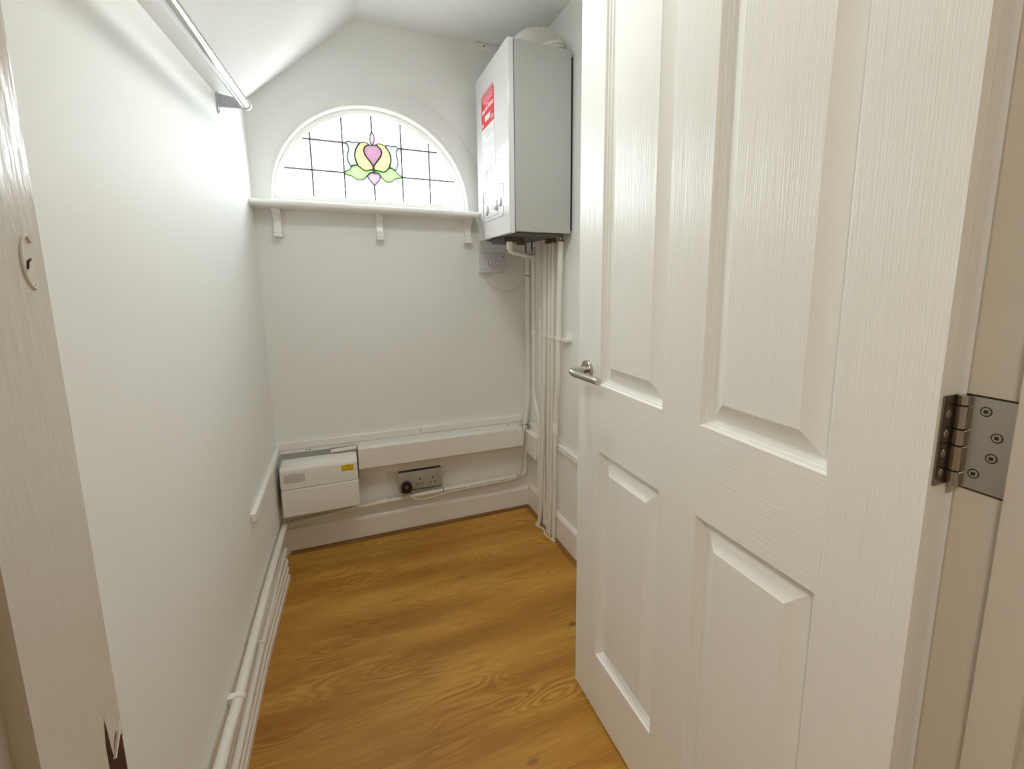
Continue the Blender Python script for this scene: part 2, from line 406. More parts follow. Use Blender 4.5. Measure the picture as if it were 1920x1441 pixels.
bm = B(); box(bm, -0.9, 1.83, -3.98, YH, 2.42, 2.5); struct(fin(bm, 'ceiling_hall', 'hall_ceiling'), 'hall ceiling', 'ceiling')
lamp = thing('added_fill_lamp', (-0.30, -2.85, 2.42), 'added fill lamp, out of view on the hall ceiling', 'lamp')  # unseen fitting, made up to carry the hall fill
bm = B(); lathe(bm, (-0.30, -2.85, 2.42), (0, 0, -1), [(0, 0.17), (0.05, 0.17), (0.06, 0.165), (0.09, 0.16)]); fin(bm, 'fill_lamp_base', 'plastic', lamp, True)
bm = B(); lathe(bm, (-0.30, -2.85, 2.33), (0, 0, -1), [(0, 0.155), (0.008, 0.15), (0.012, 0.12)]); fin(bm, 'diffuser', 'glow', lamp, True)

cll = thing('added_fill_lamp', (0.56, -1.15, CZ), 'added fill lamp, out of view on the closet ceiling', 'lamp')  # unseen fitting, made up to carry the closet fill
bm = B(); lathe(bm, (0.56, -1.15, CZ), (0, 0, -1), [(0, 0.14), (0.04, 0.14), (0.045, 0.135), (0.055, 0.13)]); fin(bm, 'fill_lamp_base', 'plastic', cll, True)
bm = B(); lathe(bm, (0.56, -1.15, CZ-0.055), (0, 0, -1), [(0, 0.126), (0.006, 0.122), (0.009, 0.10)]); fin(bm, 'diffuser', 'glow', cll, True)

# floor: a screed with oak planks laid across the closet
bm = B(); box(bm, -0.9, 1.83, -3.95, 0.0, -0.06, -0.011); floor = struct(fin(bm, 'floor', 'bead'), 'warm oak plank floor', 'floor')
PW = 0.192
y = -0.001; row = 0
offs = [0.62, 0.15, 0.93, 0.38, 0.74, 0.28, 1.02, 0.5, 0.12, 0.85, 0.3]
while y > -3.9:
    y1 = y-PW+0.0004
    x0 = 0.001 if y > YF else -0.82; x1 = W-0.001 if y > YF else 1.75
    cuts = [x0]; c = x0+offs[row % len(offs)] if y > YF else x0+0.4+0.2*(row % 3)
    while y <= YF and c < x1-0.1: cuts.append(c); c += 1.25
    cuts.append(x1)
    for a, b_ in zip(cuts, cuts[1:]):
        bm = B(); box(bm, a+0.0002, b_-0.0002, y1, y, -0.011, 0.0, 0.0002, 1)
        fin(bm, 'plank', 'oak', floor)
    y -= PW; row += 1
# oak bead round the floor edge
bm = B()
pr = [(0, 0), (0.013, 0), (0.013, 0.004), (0.011, 0.009), (0.006, 0.012), (0, 0.013)]
prism(bm, pr, lambda u, v, w: (w, -0.015-u, v), 0.02, W-0.016); struct(fin(bm, 'trim_1', 'bead'), 'brown floor bead along the end wall skirting', 'trim')
bm = B(); prism(bm, pr, lambda u, v, w: (W-0.015-u, w, v), -0.385, YF+0.01); struct(fin(bm, 'trim_2', 'bead'), 'brown floor bead along the skirting by the pipes', 'trim')
bm = B(); prism(bm, pr, lambda u, v, w: (W-0.015-u, w, v), -0.028, -0.185); struct(fin(bm, 'trim_3', 'bead'), 'short brown floor bead in the pipe corner', 'trim')

# skirtings
def sk(t, h): return [(0, 0), (t, 0), (t, h-0.014), (t-0.003, h-0.006), (t-0.008, h), (0, h)]
bm = B(); prism(bm, sk(0.015, 0.112), lambda u, v, w: (w, -u, v), 0.0, W-0.001); struct(fin(bm, 'baseboard_back', 'skirt'), 'plain cream skirting below the end wall conduit', 'skirting')
bm = B(); prism(bm, sk(0.015, 0.131), lambda u, v, w: (W-u, w, v), -0.0155, YF); struct(fin(bm, 'baseboard_right', 'skirt'), 'cream skirting beside the boiler pipes', 'skirting')
# moulded skirting on the left, tapering off the wall
mp_ = [(-0.018, 0), (0, 0), (0, 0.020), (-0.0040, 0.024), (-0.0040, 0.034), (-0.0005, 0.039), (-0.0005, 0.052), (-0.0045, 0.056), (-0.0045, 0.064), (-0.0015, 0.070), (-0.0015, 0.084), (-0.0060, 0.088), (-0.0060, 0.095), (-0.0035, 0.102), (-0.0040, 0.118), (-0.0060, 0.127), (-0.011, 0.131), (-0.018, 0.131)]
def xs(yy): # front face of the skirting
    K = [(-0.215, 0.034), (-0.67, 0.0145), (-1.05, 0.0095), (-1.70, 0.006)]
    for (a, xa_), (b_, xb_) in zip(K, K[1:]):
        if yy >= b_: return xa_+(xb_-xa_)*(yy-a)/(b_-a)
    return 0.006
bm = B()
ys = [-0.215, -0.22, -0.35, -0.5, -0.67, -0.9, -1.2, -1.664]
rg = []
for yy in ys:
    rg.append([bm.verts.new((max(xs(yy)+u, 0.0), yy + (0.10*(1-v/0.131)*0 if yy < -0.215 else 0), v)) for u, v in mp_])
for A, D in zip(rg, rg[1:]):
    for k in range(len(mp_)): bm.faces.new((A[k], A[(k+1) % len(mp_)], D[(k+1) % len(mp_)], D[k]))
bm.faces.new(rg[0]); bm.faces.new(rg[-1][::-1])
struct(fin(bm, 'baseboard_left', 'skirt'), 'moulded white skirting under the pair of painted pipes', 'skirting')

# dado strips
def dado(bm, x0, x1): return box(bm, x0, x1, -0.020, 0, 0.4725, 0.502, 0.003)
bm = B(); box(bm, 0.0, 0.592, -0.020, 0, 0.4725, 0.502, 0.002); struct(fin(bm, 'trim_4', 'gloss'), 'first length of white batten above the fuse box', 'batten')
bm = B(); box(bm, 0.5935, 1.098, -0.020, 0, 0.473, 0.5025, 0.002); struct(fin(bm, 'trim_5', 'gloss'), 'second length of white batten, above the square trunking', 'batten')
bm = B(); box(bm, 0.0, 0.016, -0.648, -0.0205, 0.462, 0.488, 0.003); struct(fin(bm, 'trim_6', 'gloss'), 'short white batten on the plain wall beside the fuse box', 'batten')
bm = B(); box(bm, W-0.014, W, YF, -0.021, 0.437, 0.463, 0.003); struct(fin(bm, 'trim_7', 'gloss'), 'white batten on the wall behind the pipes', 'batten')
bm = B(); box(bm, 0.0, 1.10, -0.016, 0, 0.4555, 0.4715, 0.001); box(bm, 0.3145, 1.10, -0.016, 0, 0.302, 0.4555, 0.001)
struct(fin(bm, 'trim_8', 'gloss'), 'white backing board behind the square trunking', 'board')
for x in (0.115, 0.128, 0.72, 1.02):
    bm = B(); lathe(bm, (x, -0.0158, 0.4635), (0, -1, 0), [(0, 0.0028), (0.0012, 0.0022)], 10); fin(bm, 'screw', 'steel_dark', bpy.data.objects['trim_8'])

bm = B(); box(bm, -14, 14, 0.2, 26, -0.3, -0.2); struct(fin(bm, 'added_ground', 'brick'), 'unseen ground added outside to cut light from below', 'ground')  # unseen ground, added to keep low sky light off the sloped ceiling
# ------------------------------------------------------------------ window
win = bpy.data.objects.new('window_1', None); C.objects.link(win); win.location = (WC[0], 0.045, WC[1])
struct(win, 'half-round leaded window with a stained glass flower', 'window')
def ring(bm, prof, n=64, a0=0.0, a1=PI):
    """prof: list of (radius, y); swept round the arch"""
    R = [[bm.verts.new((WC[0]+rr*math.cos(t), yy, WC[1]+rr*math.sin(t))) for rr, yy in prof] for t in [a0+(a1-a0)*i/n for i in range(n+1)]]
    if a0 == 0.0:
        leg = lambda sg: [bm.verts.new((WC[0]+sg*rr, yy, 1.4846)) for rr, yy in prof]
        R = [leg(1)]+R+[leg(-1)]
    m_ = len(prof)
    for A, D in zip(R, R[1:]):
        for k in range(m_): bm.faces.new((A[k], A[(k+1) % m_], D[(k+1) % m_], D[k]))
    bm.faces.new(R[0]); bm.faces.new(R[-1][::-1]); return bm
bm = B(); ring(bm, [(0.366, 0.032), (0.366, 0.06), (0.402, 0.06), (0.402, 0.028), (0.372, 0.028)])
box(bm, WC[0]-0.3995, WC[0]+0.3995, 0.0262, 0.0585, 1.4850, 1.523, 0.002)
fin(bm, 'window_frame', 'gloss', win)
bm = B(); ring(bm, [(0.386, 0.001), (0.386, -0.005), (0.389, -0.009), (0.394, -0.010), (0.397, -0.006), (0.401, -0.006), (0.404, -0.002), (0.404, 0.001)])
fin(bm, 'bead', 'gloss', win, True)
bm = B(); ring(bm, [(0.386, 0.03), (0.386, 0.0), (0.40, 0.0), (0.40, 0.03)])
fin(bm, 'reveal', 'gloss', win, True)
bm = B(); ring(bm, [(0.402, 0.0), (0.402, -0.004), (0.474, -0.004), (0.482, 0.0)])
fin(bm, 'plaster_arch', 'wall', win, True)
# clear panes, one object each
XV = [0.2150, 0.3362, 0.4535, 0.5710, 0.6892]; ZH = [1.6293, 1.7485]; RG = 0.3662; YG = 0.045
def arch_z(x): return WC[1]+math.sqrt(max(RG**2-(x-WC[0])**2, 0))
def cell(x0, x1, z0, z1):
    """grid cell clipped by the arch"""
    n = 10; top = []
    for i in range(n+1):
        x = x0+(x1-x0)*i/n; top.append((x, min(z1, arch_z(x))))
    top = [(x, z) for x, z in top if z > z0+1e-4]
    if len(top) < 2: return None
    xa, xb = top[0][0], top[-1][0]
    P = [(xa, z0), (xb, z0)]+top[::-1]
    out = []
    for p in P:
        if not out or (abs(p[0]-out[-1][0])+abs(p[1]-out[-1][1])) > 1e-4: out.append(p)
    return out
xb = [WC[0]-RG+0.002]+XV+[WC[0]+RG-0.002]; zb = [1.523]+ZH+[1.875]
cells = []
for i in range(6):
    if i in (2, 3): cells.append(cell(xb[i], xb[i+1], 1.523, 1.875)); continue
    for j in range(3):
        # finer sampling for the outer columns
        c = cell(xb[i], xb[i+1], zb[j], zb[j+1])
        if c: cells.append(c)
for c in cells:
    if len(c) < 3: continue
    bm = B(); prism(bm, c, lambda u, v, w: (u, w, v), YG+0.002, YG+0.0045); fin(bm, 'pane', 'clear', win)
GL = {
'tear':[(0.4536,1.806),(0.4589,1.797),(0.4629,1.7839),(0.4621,1.7684),(0.4585,1.7564),(0.4528,1.7509),(0.447,1.757),(0.4435,1.7682),(0.4452,1.7857),(0.4493,1.7978)],
'heart':[(0.4533,1.748),(0.4602,1.7511),(0.4698,1.7514),(0.4773,1.7458),(0.4865,1.736),(0.4898,1.7246),(0.4861,1.7105),(0.4765,1.6958),(0.4639,1.6789),(0.4535,1.6651),(0.4445,1.677),(0.4338,1.6916),(0.4231,1.706),(0.4183,1.721),(0.419,1.7327),(0.4253,1.743),(0.437,1.7491),(0.4476,1.7497)],
'yl':[(0.4012,1.7519),(0.411,1.7578),(0.4225,1.7604),(0.4337,1.7574),(0.441,1.7515),(0.437,1.7491),(0.4253,1.743),(0.419,1.7327),(0.4183,1.721),(0.4231,1.706),(0.4338,1.6916),(0.4445,1.677),(0.4535,1.6651),(0.4525,1.6483),(0.439,1.649),(0.4253,1.6443),(0.4139,1.6458),(0.4011,1.6553),(0.3904,1.6659),(0.384,1.6847),(0.3813,1.7017),(0.3842,1.7193),(0.3908,1.7354)],
'yr':[(0.4652,1.7542),(0.478,1.7595),(0.4915,1.7581),(0.5049,1.7517),(0.5159,1.7372),(0.5239,1.7184),(0.526,1.7008),(0.523,1.6826),(0.5161,1.6641),(0.5056,1.6511),(0.4914,1.6443),(0.4759,1.6475),(0.4643,1.6494),(0.4529,1.6483),(0.4535,1.6651),(0.4639,1.6789),(0.4765,1.6958),(0.4861,1.7105),(0.4898,1.7246),(0.4865,1.736),(0.4773,1.7458),(0.4698,1.7514)],
'pl':[(0.349,1.7508),(0.3586,1.7566),(0.3678,1.7561),(0.3769,1.7526),(0.3865,1.7563),(0.3959,1.757),(0.4021,1.752),(0.3908,1.7354),(0.3842,1.7193),(0.3813,1.7017),(0.384,1.6847),(0.3895,1.6659),(0.3751,1.6616),(0.3645,1.6567),(0.3568,1.6685),(0.3512,1.6833),(0.3514,1.7006),(0.3571,1.7184),(0.3563,1.7354)],
'pr':[(0.5049,1.7517),(0.5111,1.7573),(0.5209,1.7564),(0.5326,1.7538),(0.5427,1.7569),(0.5525,1.755),(0.5603,1.7489),(0.5538,1.7393),(0.551,1.7231),(0.555,1.7037),(0.5561,1.6838),(0.5503,1.6672),(0.5436,1.6546),(0.5319,1.6615),(0.5172,1.6651),(0.5241,1.6847),(0.526,1.7008),(0.5239,1.7184),(0.5159,1.7372)],
'll':[(0.3378,1.6321),(0.3475,1.6387),(0.3591,1.6456),(0.3645,1.6567),(0.3751,1.6616),(0.3884,1.6638),(0.4011,1.6553),(0.4139,1.6458),(0.4253,1.6443),(0.439,1.649),(0.4506,1.6491),(0.451,1.6387),(0.4403,1.6374),(0.4302,1.6286),(0.4219,1.618),(0.4098,1.6072),(0.3962,1.6037),(0.383,1.6049),(0.3721,1.6118),(0.3612,1.6187),(0.3501,1.6206),(0.3392,1.6245)],
'lr':[(0.4584,1.6488),(0.4759,1.6475),(0.4914,1.6443),(0.5056,1.6511),(0.5172,1.6651),(0.5319,1.6615),(0.5436,1.6546),(0.5511,1.6432),(0.5688,1.6327),(0.5644,1.6262),(0.546,1.6217),(0.5357,1.6158),(0.5252,1.6068),(0.5111,1.6037),(0.4974,1.6076),(0.487,1.6177),(0.4788,1.6289),(0.4733,1.6363),(0.4598,1.6395)],
'sh':[(0.4548,1.6363),(0.4657,1.6396),(0.4752,1.6355),(0.4796,1.625),(0.478,1.6149),(0.4674,1.6001),(0.4534,1.586),(0.4438,1.5962),(0.4329,1.6091),(0.4277,1.6185),(0.4302,1.6286),(0.4403,1.6374)]}
def dense(P, n=3):
    N = len(P); out = []
    for i in range(N):
        p0, p1, p2, p3 = P[i-1], P[i], P[(i+1) % N], P[(i+2) % N]
        for k in range(n):
            t = k/n
            out.append(tuple(0.5*((2*p1[a])+(p2[a]-p0[a])*t+(2*p0[a]-5*p1[a]+4*p2[a]-p3[a])*t*t+(3*p1[a]-p0[a]-3*p2[a]+p3[a])*t**3) for a in (0, 1)))
    return out
def flat_came(bm, P, hw, closed=False):
    n = len(P); A = []
    for i, p in enumerate(P):
        a = P[i-1] if (closed or i) else p; c = P[(i+1) % n] if (closed or i < n-1) else p
        t = Vector((c[0]-a[0], c[1]-a[1])).normalized(); nx, nz = -t.y*hw, t.x*hw
        A.append([bm.verts.new(q) for q in ((p[0]-nx, YG-0.0015, p[1]-nz), (p[0]-nx*0.5, YG-0.0030, p[1]-nz*0.5), (p[0]+nx*0.5, YG-0.0030, p[1]+nz*0.5), (p[0]+nx, YG-0.0015, p[1]+nz), (p[0]+nx, YG+0.006, p[1]+nz), (p[0]-nx, YG+0.006, p[1]-nz))])
    for i in range(n if closed else n-1):
        U, V = A[i], A[(i+1) % n]
        for k in range(6): bm.faces.new((U[k], U[(k+1) % 6], V[(k+1) % 6], V[k]))
    if not closed: bm.faces.new(A[0]); bm.faces.new(A[-1][::-1])
    return bm
for key, nm, mt_, lab in (('tear', 'glass_bud', 'g_pale', 'pale pink glass'), ('heart', 'glass_heart', 'g_rose', 'rose pink glass'), ('yl', 'glass_petal', 'g_yellow', 'pale yellow glass'),
                    ('yr', 'glass_petal', 'g_yellow', 'pale yellow glass'), ('pl', 'glass_petal', 'g_ice', 'pale icy glass'), ('pr', 'glass_petal', 'g_ice', 'pale icy glass'),
                    ('ll', 'glass_leaf', 'g_green', 'green glass'), ('lr', 'glass_leaf', 'g_green', 'green glass'), ('sh', 'glass_heart', 'g_pale', 'small pale pink glass')):
    P = GL[key] if key in ('yl', 'yr') else dense(GL[key], 2)
    bm = B(); prism(bm, P, lambda u, v, w: (u, w, v), YG-0.0012, YG+0.0008)
    o = fin(bm, nm, mt_, win); o['label'] = lab
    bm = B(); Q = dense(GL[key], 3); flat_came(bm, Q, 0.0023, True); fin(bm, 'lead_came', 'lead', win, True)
def came(P, w=0.0019):
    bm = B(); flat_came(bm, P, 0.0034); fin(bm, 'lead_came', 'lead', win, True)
for x in (XV[0], XV[1], XV[3], XV[4]): came([(x, 1.522), (x, arch_z(x))])
came([(0.4535, 1.522), (0.4535, 1.587)]); came([(0.4535, 1.805), (0.4535, arch_z(0.4535))]); came([(0.4535, 1.6655), (0.4545, 1.637)])
for z in ZH:
    hx_ = math.sqrt(RG**2-(z-WC[1])**2)
    came([(WC[0]-hx_, z), (0.3385 if z < 1.7 else 0.350, z)]); came([(0.5685 if z < 1.7 else 0.560, z), (WC[0]+hx_, z)])

# shelf under the window with three scrolled brackets
shf = thing('window_shelf', (0.44, 0.0, 1.459), 'narrow white shelf on three scrolled brackets under the half-round window', 'shelf')
bm = B(); prism(bm, [(0, 0), (-0.088, 0), (-0.096, 0.004), (-0.100, 0.011), (-0.099, 0.018), (-0.094, 0.0235), (-0.086, 0.0255), (0, 0.0255)], lambda u, v, w: (w, u, 1.459+v), 0.0005, 0.872)
fin(bm, 'shelf_board', 'gloss', shf, True, sharp=50)
for x in (0.0655, 0.4455, 0.826):
    bp_ = [(0, 0.1050), (-0.052, 0.1050), (-0.054, 0.092), (-0.046, 0.085), (-0.030, 0.080), (-0.022, 0.068), (-0.020, 0.050), (-0.024, 0.034), (-0.031, 0.026), (-0.035, 0.016), (-0.033, 0.004), (-0.026, 0.0), (0, 0.0)]
    bm = B(); prism(bm, bp_, lambda u, v, w: (w, u, 1.3535+v), x+0.002, x+0.028)
    bmesh.ops.bevel(bm, geom=list(bm.edges), offset=0.0012, segments=1, affect='EDGES')
    bk = fin(bm, 'shelf_bracket', 'gloss', shf)
    bm = B(); box(bm, x, x+0.030, -0.056, 0, 1.4485, 1.4588, 0.001); fin(bm, 'bracket_cap', 'gloss', bk)
    bm = B(); box(bm, x-0.001, x+0.031, -0.037, 0, 1.351, 1.363, 0.002); fin(bm, 'bracket_foot', 'gloss', bk)

# ------------------------------------------------------------------ clothes rail
rail = thing('clothes_rail', (0.0, -0.5, 1.69), 'chrome clothes rail fixed along the plain wall below the sloping ceiling', 'clothes rail')
E0, E1 = Vector((0.0695, -0.5, 1.690)), Vector((0.0695, -1.66, 1.583))
dv = (E1-E0).normalized()
bm = B(); tube(bm, [E0, E1], 0.0135, 28); fin(bm, 'tube', 'chrome', rail, True)
for P0 in (E0, E1-dv*0.03):
    bm = B(); lathe(bm, P0-dv*0.012, dv, [(0, 0.0150), (0.001, 0.0165), (0.016, 0.0165), (0.017, 0.0142)]); cup = fin(bm, 'end_socket', 'plastic' if P0 is E0 else 'chrome', rail, True)
    bm = B(); c = P0-dv*0.003
    prism(bm, [(0.004, -0.015), (0.062, -0.012), (0.062, 0.012), (0.004, 0.020)], lambda u, v, w: (u, c.y+w, c.z+v), -0.004, 0.004); fin(bm, 'bracket_arm', 'bracket', rail)
    bm = B(); prism(bm, [(-0.012, -0.026), (-0.006, -0.033), (0.006, -0.033), (0.012, -0.026), (0.012, 0.026), (0.006, 0.033), (-0.006, 0.033), (-0.012, 0.026)], lambda u, v, w: (w, c.y+u, c.z+v), 0.0, 0.004)
    fin(bm, 'wall_plate', 'bracket', rail)
    for s in (-1, 1):
        bm = B(); lathe(bm, (0.004, c.y, c.z+s*0.025), (1, 0, 0), [(0, 0.004), (0.002, 0.003)], 12); fin(bm, 'screw', 'chrome', rail, True)

# ------------------------------------------------------------------ boiler
bx0, by0, by1, bz0, bz1 = 0.8806, -0.4984, -0.0634, 1.3613, 2.0287
bx1 = W-0.012
boil = thing('boiler', (bx1, -0.28, bz0), 'white wall-hung combi boiler with a red sticker on its glossy front', 'boiler')
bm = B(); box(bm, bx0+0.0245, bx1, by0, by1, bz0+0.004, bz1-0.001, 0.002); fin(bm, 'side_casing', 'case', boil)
bm = B(); box(bm, bx0+0.0225, bx0+0.0245, by0+0.0025, by1-0.0025, bz0+0.006, bz1-0.003); fin(bm, 'seam', 'seam', boil)
bm = B(); box(bm, bx0, bx0+0.0225, by0, by1, bz0-0.003, bz1, 0.003, 3); fin(bm, 'front_cover', 'boiler', boil, True)
bm = B(); box(bm, bx0+0.03, bx1-0.02, by0+0.02, by1-0.02, bz0-0.004, bz0+0.003, 0.001)
box(bm, bx0+0.03, bx0+0.10, by0+0.16, by0+0.34, bz0-0.022, bz0-0.004, 0.002); fin(bm, 'underside', 'underside', boil)
bm = B(); box(bm, bx1, W, by0+0.012, by1-0.012, bz0+0.02, bz1-0.02); fin(bm, 'mounting_plate', 'seam', boil)
# sticker
XS = bx0-0.0006
def card(bm, ya, yb, za, zb, x=XS, t=0.0004, slant=0.0):
    """thin rectangle on the front cover; slant raises the far side"""
    prism(bm, [(ya, za), (yb, zb if False else za), (yb, zb), (ya, zb)], lambda u, v, w: (w, u, v), x-t, x+t); return bm
bm = B(); card(bm, -0.3290, -0.1530, 1.806, 1.930); stick = fin(bm, 'sticker', 'red', boil); stick['label'] = 'red sticker with pale print'
bm = B()
for k, (a, b_, z) in enumerate(((-0.318, -0.164, 1.917), (-0.318, -0.178, 1.906), (-0.310, -0.190, 1.896))): card(bm, a, b_, z, z+0.004, XS-0.0006)
for a, b_, z, h in ((-0.320, -0.255, 1.868, 0.014), (-0.245, -0.215, 1.866, 0.014), (-0.207, -0.166, 1.862, 0.014), (-0.262, -0.225, 1.884, 0.006)): card(bm, a, b_, z, z+h, XS-0.0006)
card(bm, -0.318, -0.298, 1.818, 1.830, XS-0.0006); card(bm, -0.182, -0.162, 1.813, 1.826, XS-0.0006)
fin(bm, 'print', 'pink', stick)['kind'] = 'stuff'
bm = B(); card(bm, -0.282, -0.206, 1.826, 1.848, XS-0.0008); fin(bm, 'white_box', 'paper', stick)
bm = B(); 
for k in range(11):
    card(bm, -0.318+k*0.0145, -0.318+k*0.0145+0.009, 1.9355, 1.9425)
fin(bm, 'heading_print', 'redink', boil)['kind'] = 'stuff'
bm = B(); card(bm, -0.3330, -0.1560, 1.640, 1.803); lab_ = fin(bm, 'instruction_label', 'paper', boil)
bm = B()
random.seed(3)
for k in range(13):
    z = 1.786-k*0.0112
    if k in (3, 7): continue
    a = -0.322 + (0.05 if k in (0, 4, 8) else 0); card(bm, a, a+0.10+random.random()*0.045, z, z+0.0028, XS-0.0006)
for z in (1.752, 1.708): card(bm, -0.182, -0.170, z, z+0.006, XS-0.0006)
fin(bm, 'print', 'ink', lab_)['kind'] = 'stuff'
# badge and control panel
def rrect(y0, y1, z0, z1, rr, n=5):
    P = []
    for cy, cz, a in ((y1-rr, z0+rr, -PI/2), (y1-rr, z1-rr, 0), (y0+rr, z1-rr, PI/2), (y0+rr, z0+rr, PI)):
        P += [(cy+rr*math.cos(a+PI/2*i/n), cz+rr*math.sin(a+PI/2*i/n)) for i in range(n+1)]
    return P
def outline(y0, y1, z0, z1, rr, w=0.0012):
    bm = B(); tube(bm, [(bx0-0.0003, a, b_) for a, b_ in rrect(y0, y1, z0, z1, rr)], w, 6, closed=True); return bm
fin(outline(-0.285, -0.210, 1.603, 1.632, 0.004), 'badge', 'line', boil, True)
bm = B(); card(bm, -0.232, -0.222, 1.620, 1.625); fin(bm, 'badge_dot', 'line', boil)
cp = fin(outline(-0.430, -0.150, 1.430, 1.553, 0.022, 0.0016), 'control_panel', 'line', boil, True)
fin(outline(-0.355, -0.172, 1.445, 1.540, 0.010, 0.0010), 'display_frame', 'line', cp, True)
bm = B(); card(bm, -0.300, -0.235, 1.492, 1.528); fin(bm, 'display', 'control', cp)
bm = B(); lathe(bm, (bx0, -0.335, 1.480), (-1, 0, 0), [(0, 0.022), (0.008, 0.021), (0.010, 0.017)]); fin(bm, 'dial', 'boiler', cp, True)
bm = B(); lathe(bm, (bx0, -0.205, 1.475), (-1, 0, 0), [(0, 0.022), (0.008, 0.021), (0.010, 0.017)]); fin(bm, 'dial', 'boiler', cp, True)
bm = B(); lathe(bm, (bx0, -0.392, 1.485), (-1, 0, 0), [(0, 0.018), (0.006, 0.017), (0.008, 0.013)]); fin(bm, 'dial', 'boiler', cp, True)
for z in (1.455, 1.468):
    bm = B(); card(bm, -0.278, -0.262, z, z+0.006); fin(bm, 'button', 'line', cp)
# valves under the boiler
for yy in (-0.298, -0.333, -0.3665, -0.44):
    bm = B(); lathe(bm, (1.117, yy, 1.3585), (0, 0, -1), [(0, 0.010), (0.006, 0.010), (0.006, 0.013), (0.020, 0.013), (0.020, 0.0115)], 6); fin(bm, 'valve', 'brass', boil)
bm = B(); lathe(bm, (0.985, -0.33, 1.358), (0, 0, -1), [(0, 0.014), (0.018, 0.014), (0.018, 0.018), (0.03, 0.018), (0.03, 0.01)], 8); fin(bm, 'valve', 'brass', boil)

# flue elbow on top of the boiler
flue = thing('flue_elbow', (1.0, -0.30, bz1), 'white flue elbow bending from the boiler top into the wall', 'flue')
R_ = 0.052
bm = B(); pth = [(1.002, -0.30, bz1)] + [(1.002+0.078*(1-math.cos(t)), -0.30, bz1+0.018+0.078*math.sin(t)) for t in [PI/2*i/10 for i in range(11)]] + [(W, -0.30, bz1+0.096)]
tube(bm, pth, R_, 30); fin(bm, 'elbow', 'plastic', flue, True)
bm = B(); lathe(bm, (1.002, -0.30, bz1), (0, 0, 1), [(0, 0.062), (0.010, 0.062), (0.013, 0.056), (0.02, 0.055)]); fin(bm, 'base_collar', 'plastic', flue, True)
for x in (1.088, 1.106):
    bm = B(); lathe(bm, (x, -0.30, bz1+0.096), (1, 0, 0), [(0, R_+0.001), (0.001, R_+0.004), (0.007, R_+0.004), (0.008, R_+0.001)]); fin(bm, 'ring_band', 'plastic', flue, True)
bm = B(); lathe(bm, (1.028, -0.357, bz1+0.04), (0, -1, 0), [(0, 0.006), (0.003, 0.006), (0.004, 0.004)], 12); fin(bm, 'test_point', 'black', flue, True)
# coil of flexible hose beside it
bm = B()
pts = []
for k in range(40):
    a = 2*PI*k/19.0; rr = 1.0-0.008*k
    pts.append((1.092+0.040*math.cos(a)*rr, -0.405-0.052*math.sin(a)*rr, bz1+0.012+0.030*(0.5+0.5*math.cos(a+0.6))+0.0009*k))
tube(bm, pts, 0.0085, 12); coil = fin(bm, 'hose_coil', 'hose', None, True, loc=(1.092, -0.405, bz1))
tag(coil, 'coil of white hose lying on the boiler top beside the flue', 'hose')
# little trunking at the top of the end wall
tr = thing('mini_trunking', (0.95, 0, 2.19), 'short white cable trunking where the end wall meets the ceiling', 'trunking')
bm = B(); box(bm, 0.899, 1.06, -0.020, 0, 2.190, 2.2105, 0.001); fin(bm, 'channel', 'plastic', tr)
bm = B(); lathe(bm, (0.935, -0.020, 2.200), (0, -1, 0), [(0, 0.0035), (0.001, 0.003)], 12); fin(bm, 'screw', 'steel_dark', tr)

# ------------------------------------------------------------------ pipes on the wall under the boiler
PX = 1.117
G_ = 'painted pipes running from the boiler to the floor'
def wall_clip(parent, yy, zz, rr, x=PX, arm=0.0):
    bm = B(); lathe(bm, (x, yy, zz-0.006), (0, 0, 1), [(0, rr+0.0005), (0.001, rr+0.0032), (0.011, rr+0.0032), (0.012, rr+0.0005)], 20)
    box(bm, x+rr*0.6, W, yy-rr*0.8, yy+rr*0.8, zz-0.006, zz+0.006, 0.001)
    if arm: box(bm, x+rr*0.2, W, yy-arm, yy, zz-0.006, zz+0.006, 0.001)
    return fin(bm, 'pipe_clip', 'plastic', parent, True)
def wall_pipe(name, P, rr, label, zc, cat='pipe', group=G_, arm=0.0, rad=0.03):
    t = thing(name, P[-1], label, cat, group)
    bm = B(); tube(bm, round_path(P, rad), rr, 16); fin(bm, 'run', 'pipe', t, True)
    if zc:
        # y of the run at the clip
        for a, b_ in zip(P, P[1:]):
            if (a[2]-zc)*(b_[2]-zc) <= 0: f = (a[2]-zc)/(a[2]-b_[2]+1e-9); yy = a[1]+(b_[1]-a[1])*f; xx = a[0]+(b_[0]-a[0])*f
        wall_clip(t, yy, zc, rr, xx, arm)
    return t
q = wall_pipe('boiler_pipe', [(PX, -0.142, 1.335), (PX, -0.139, 0.625), (PX-0.001, -0.196, 0.545), (PX, -0.206, 0.50), (PX, -0.210, 0.014)], 0.0095, 'pipe with a cranked elbow above the junction box, second from the end wall', 0.946)
q = wall_pipe('boiler_pipe', [(PX, -0.2235, 1.357), (PX, -0.222, 0.68), (PX+0.008, -0.248, 0.60), (PX+0.008, -0.245, 0.014)], 0.0072, 'thin pipe slipping behind its thicker neighbour, third from the end wall', 0.942)
q = wall_pipe('boiler_pipe', [(PX-0.004, -0.298, 1.354), (PX-0.004, -0.284, 0.96), (PX-0.006, -0.267, 0.51), (PX-0.006, -0.238, 0.10), (PX-0.012, -0.222, 0.0)], 0.0092, 'pipe curling forward where it meets the floor, fourth from the end wall', 0.942, rad=0.05)
q = wall_pipe('boiler_pipe', [(PX, -0.333, 1.354), (PX, -0.3258, 0.965), (PX, -0.3141, 0.52), (PX, -0.306, 0.13), (PX, -0.302, 0.0)], 0.0068, 'slender straight pipe, fifth from the end wall', 0.943)
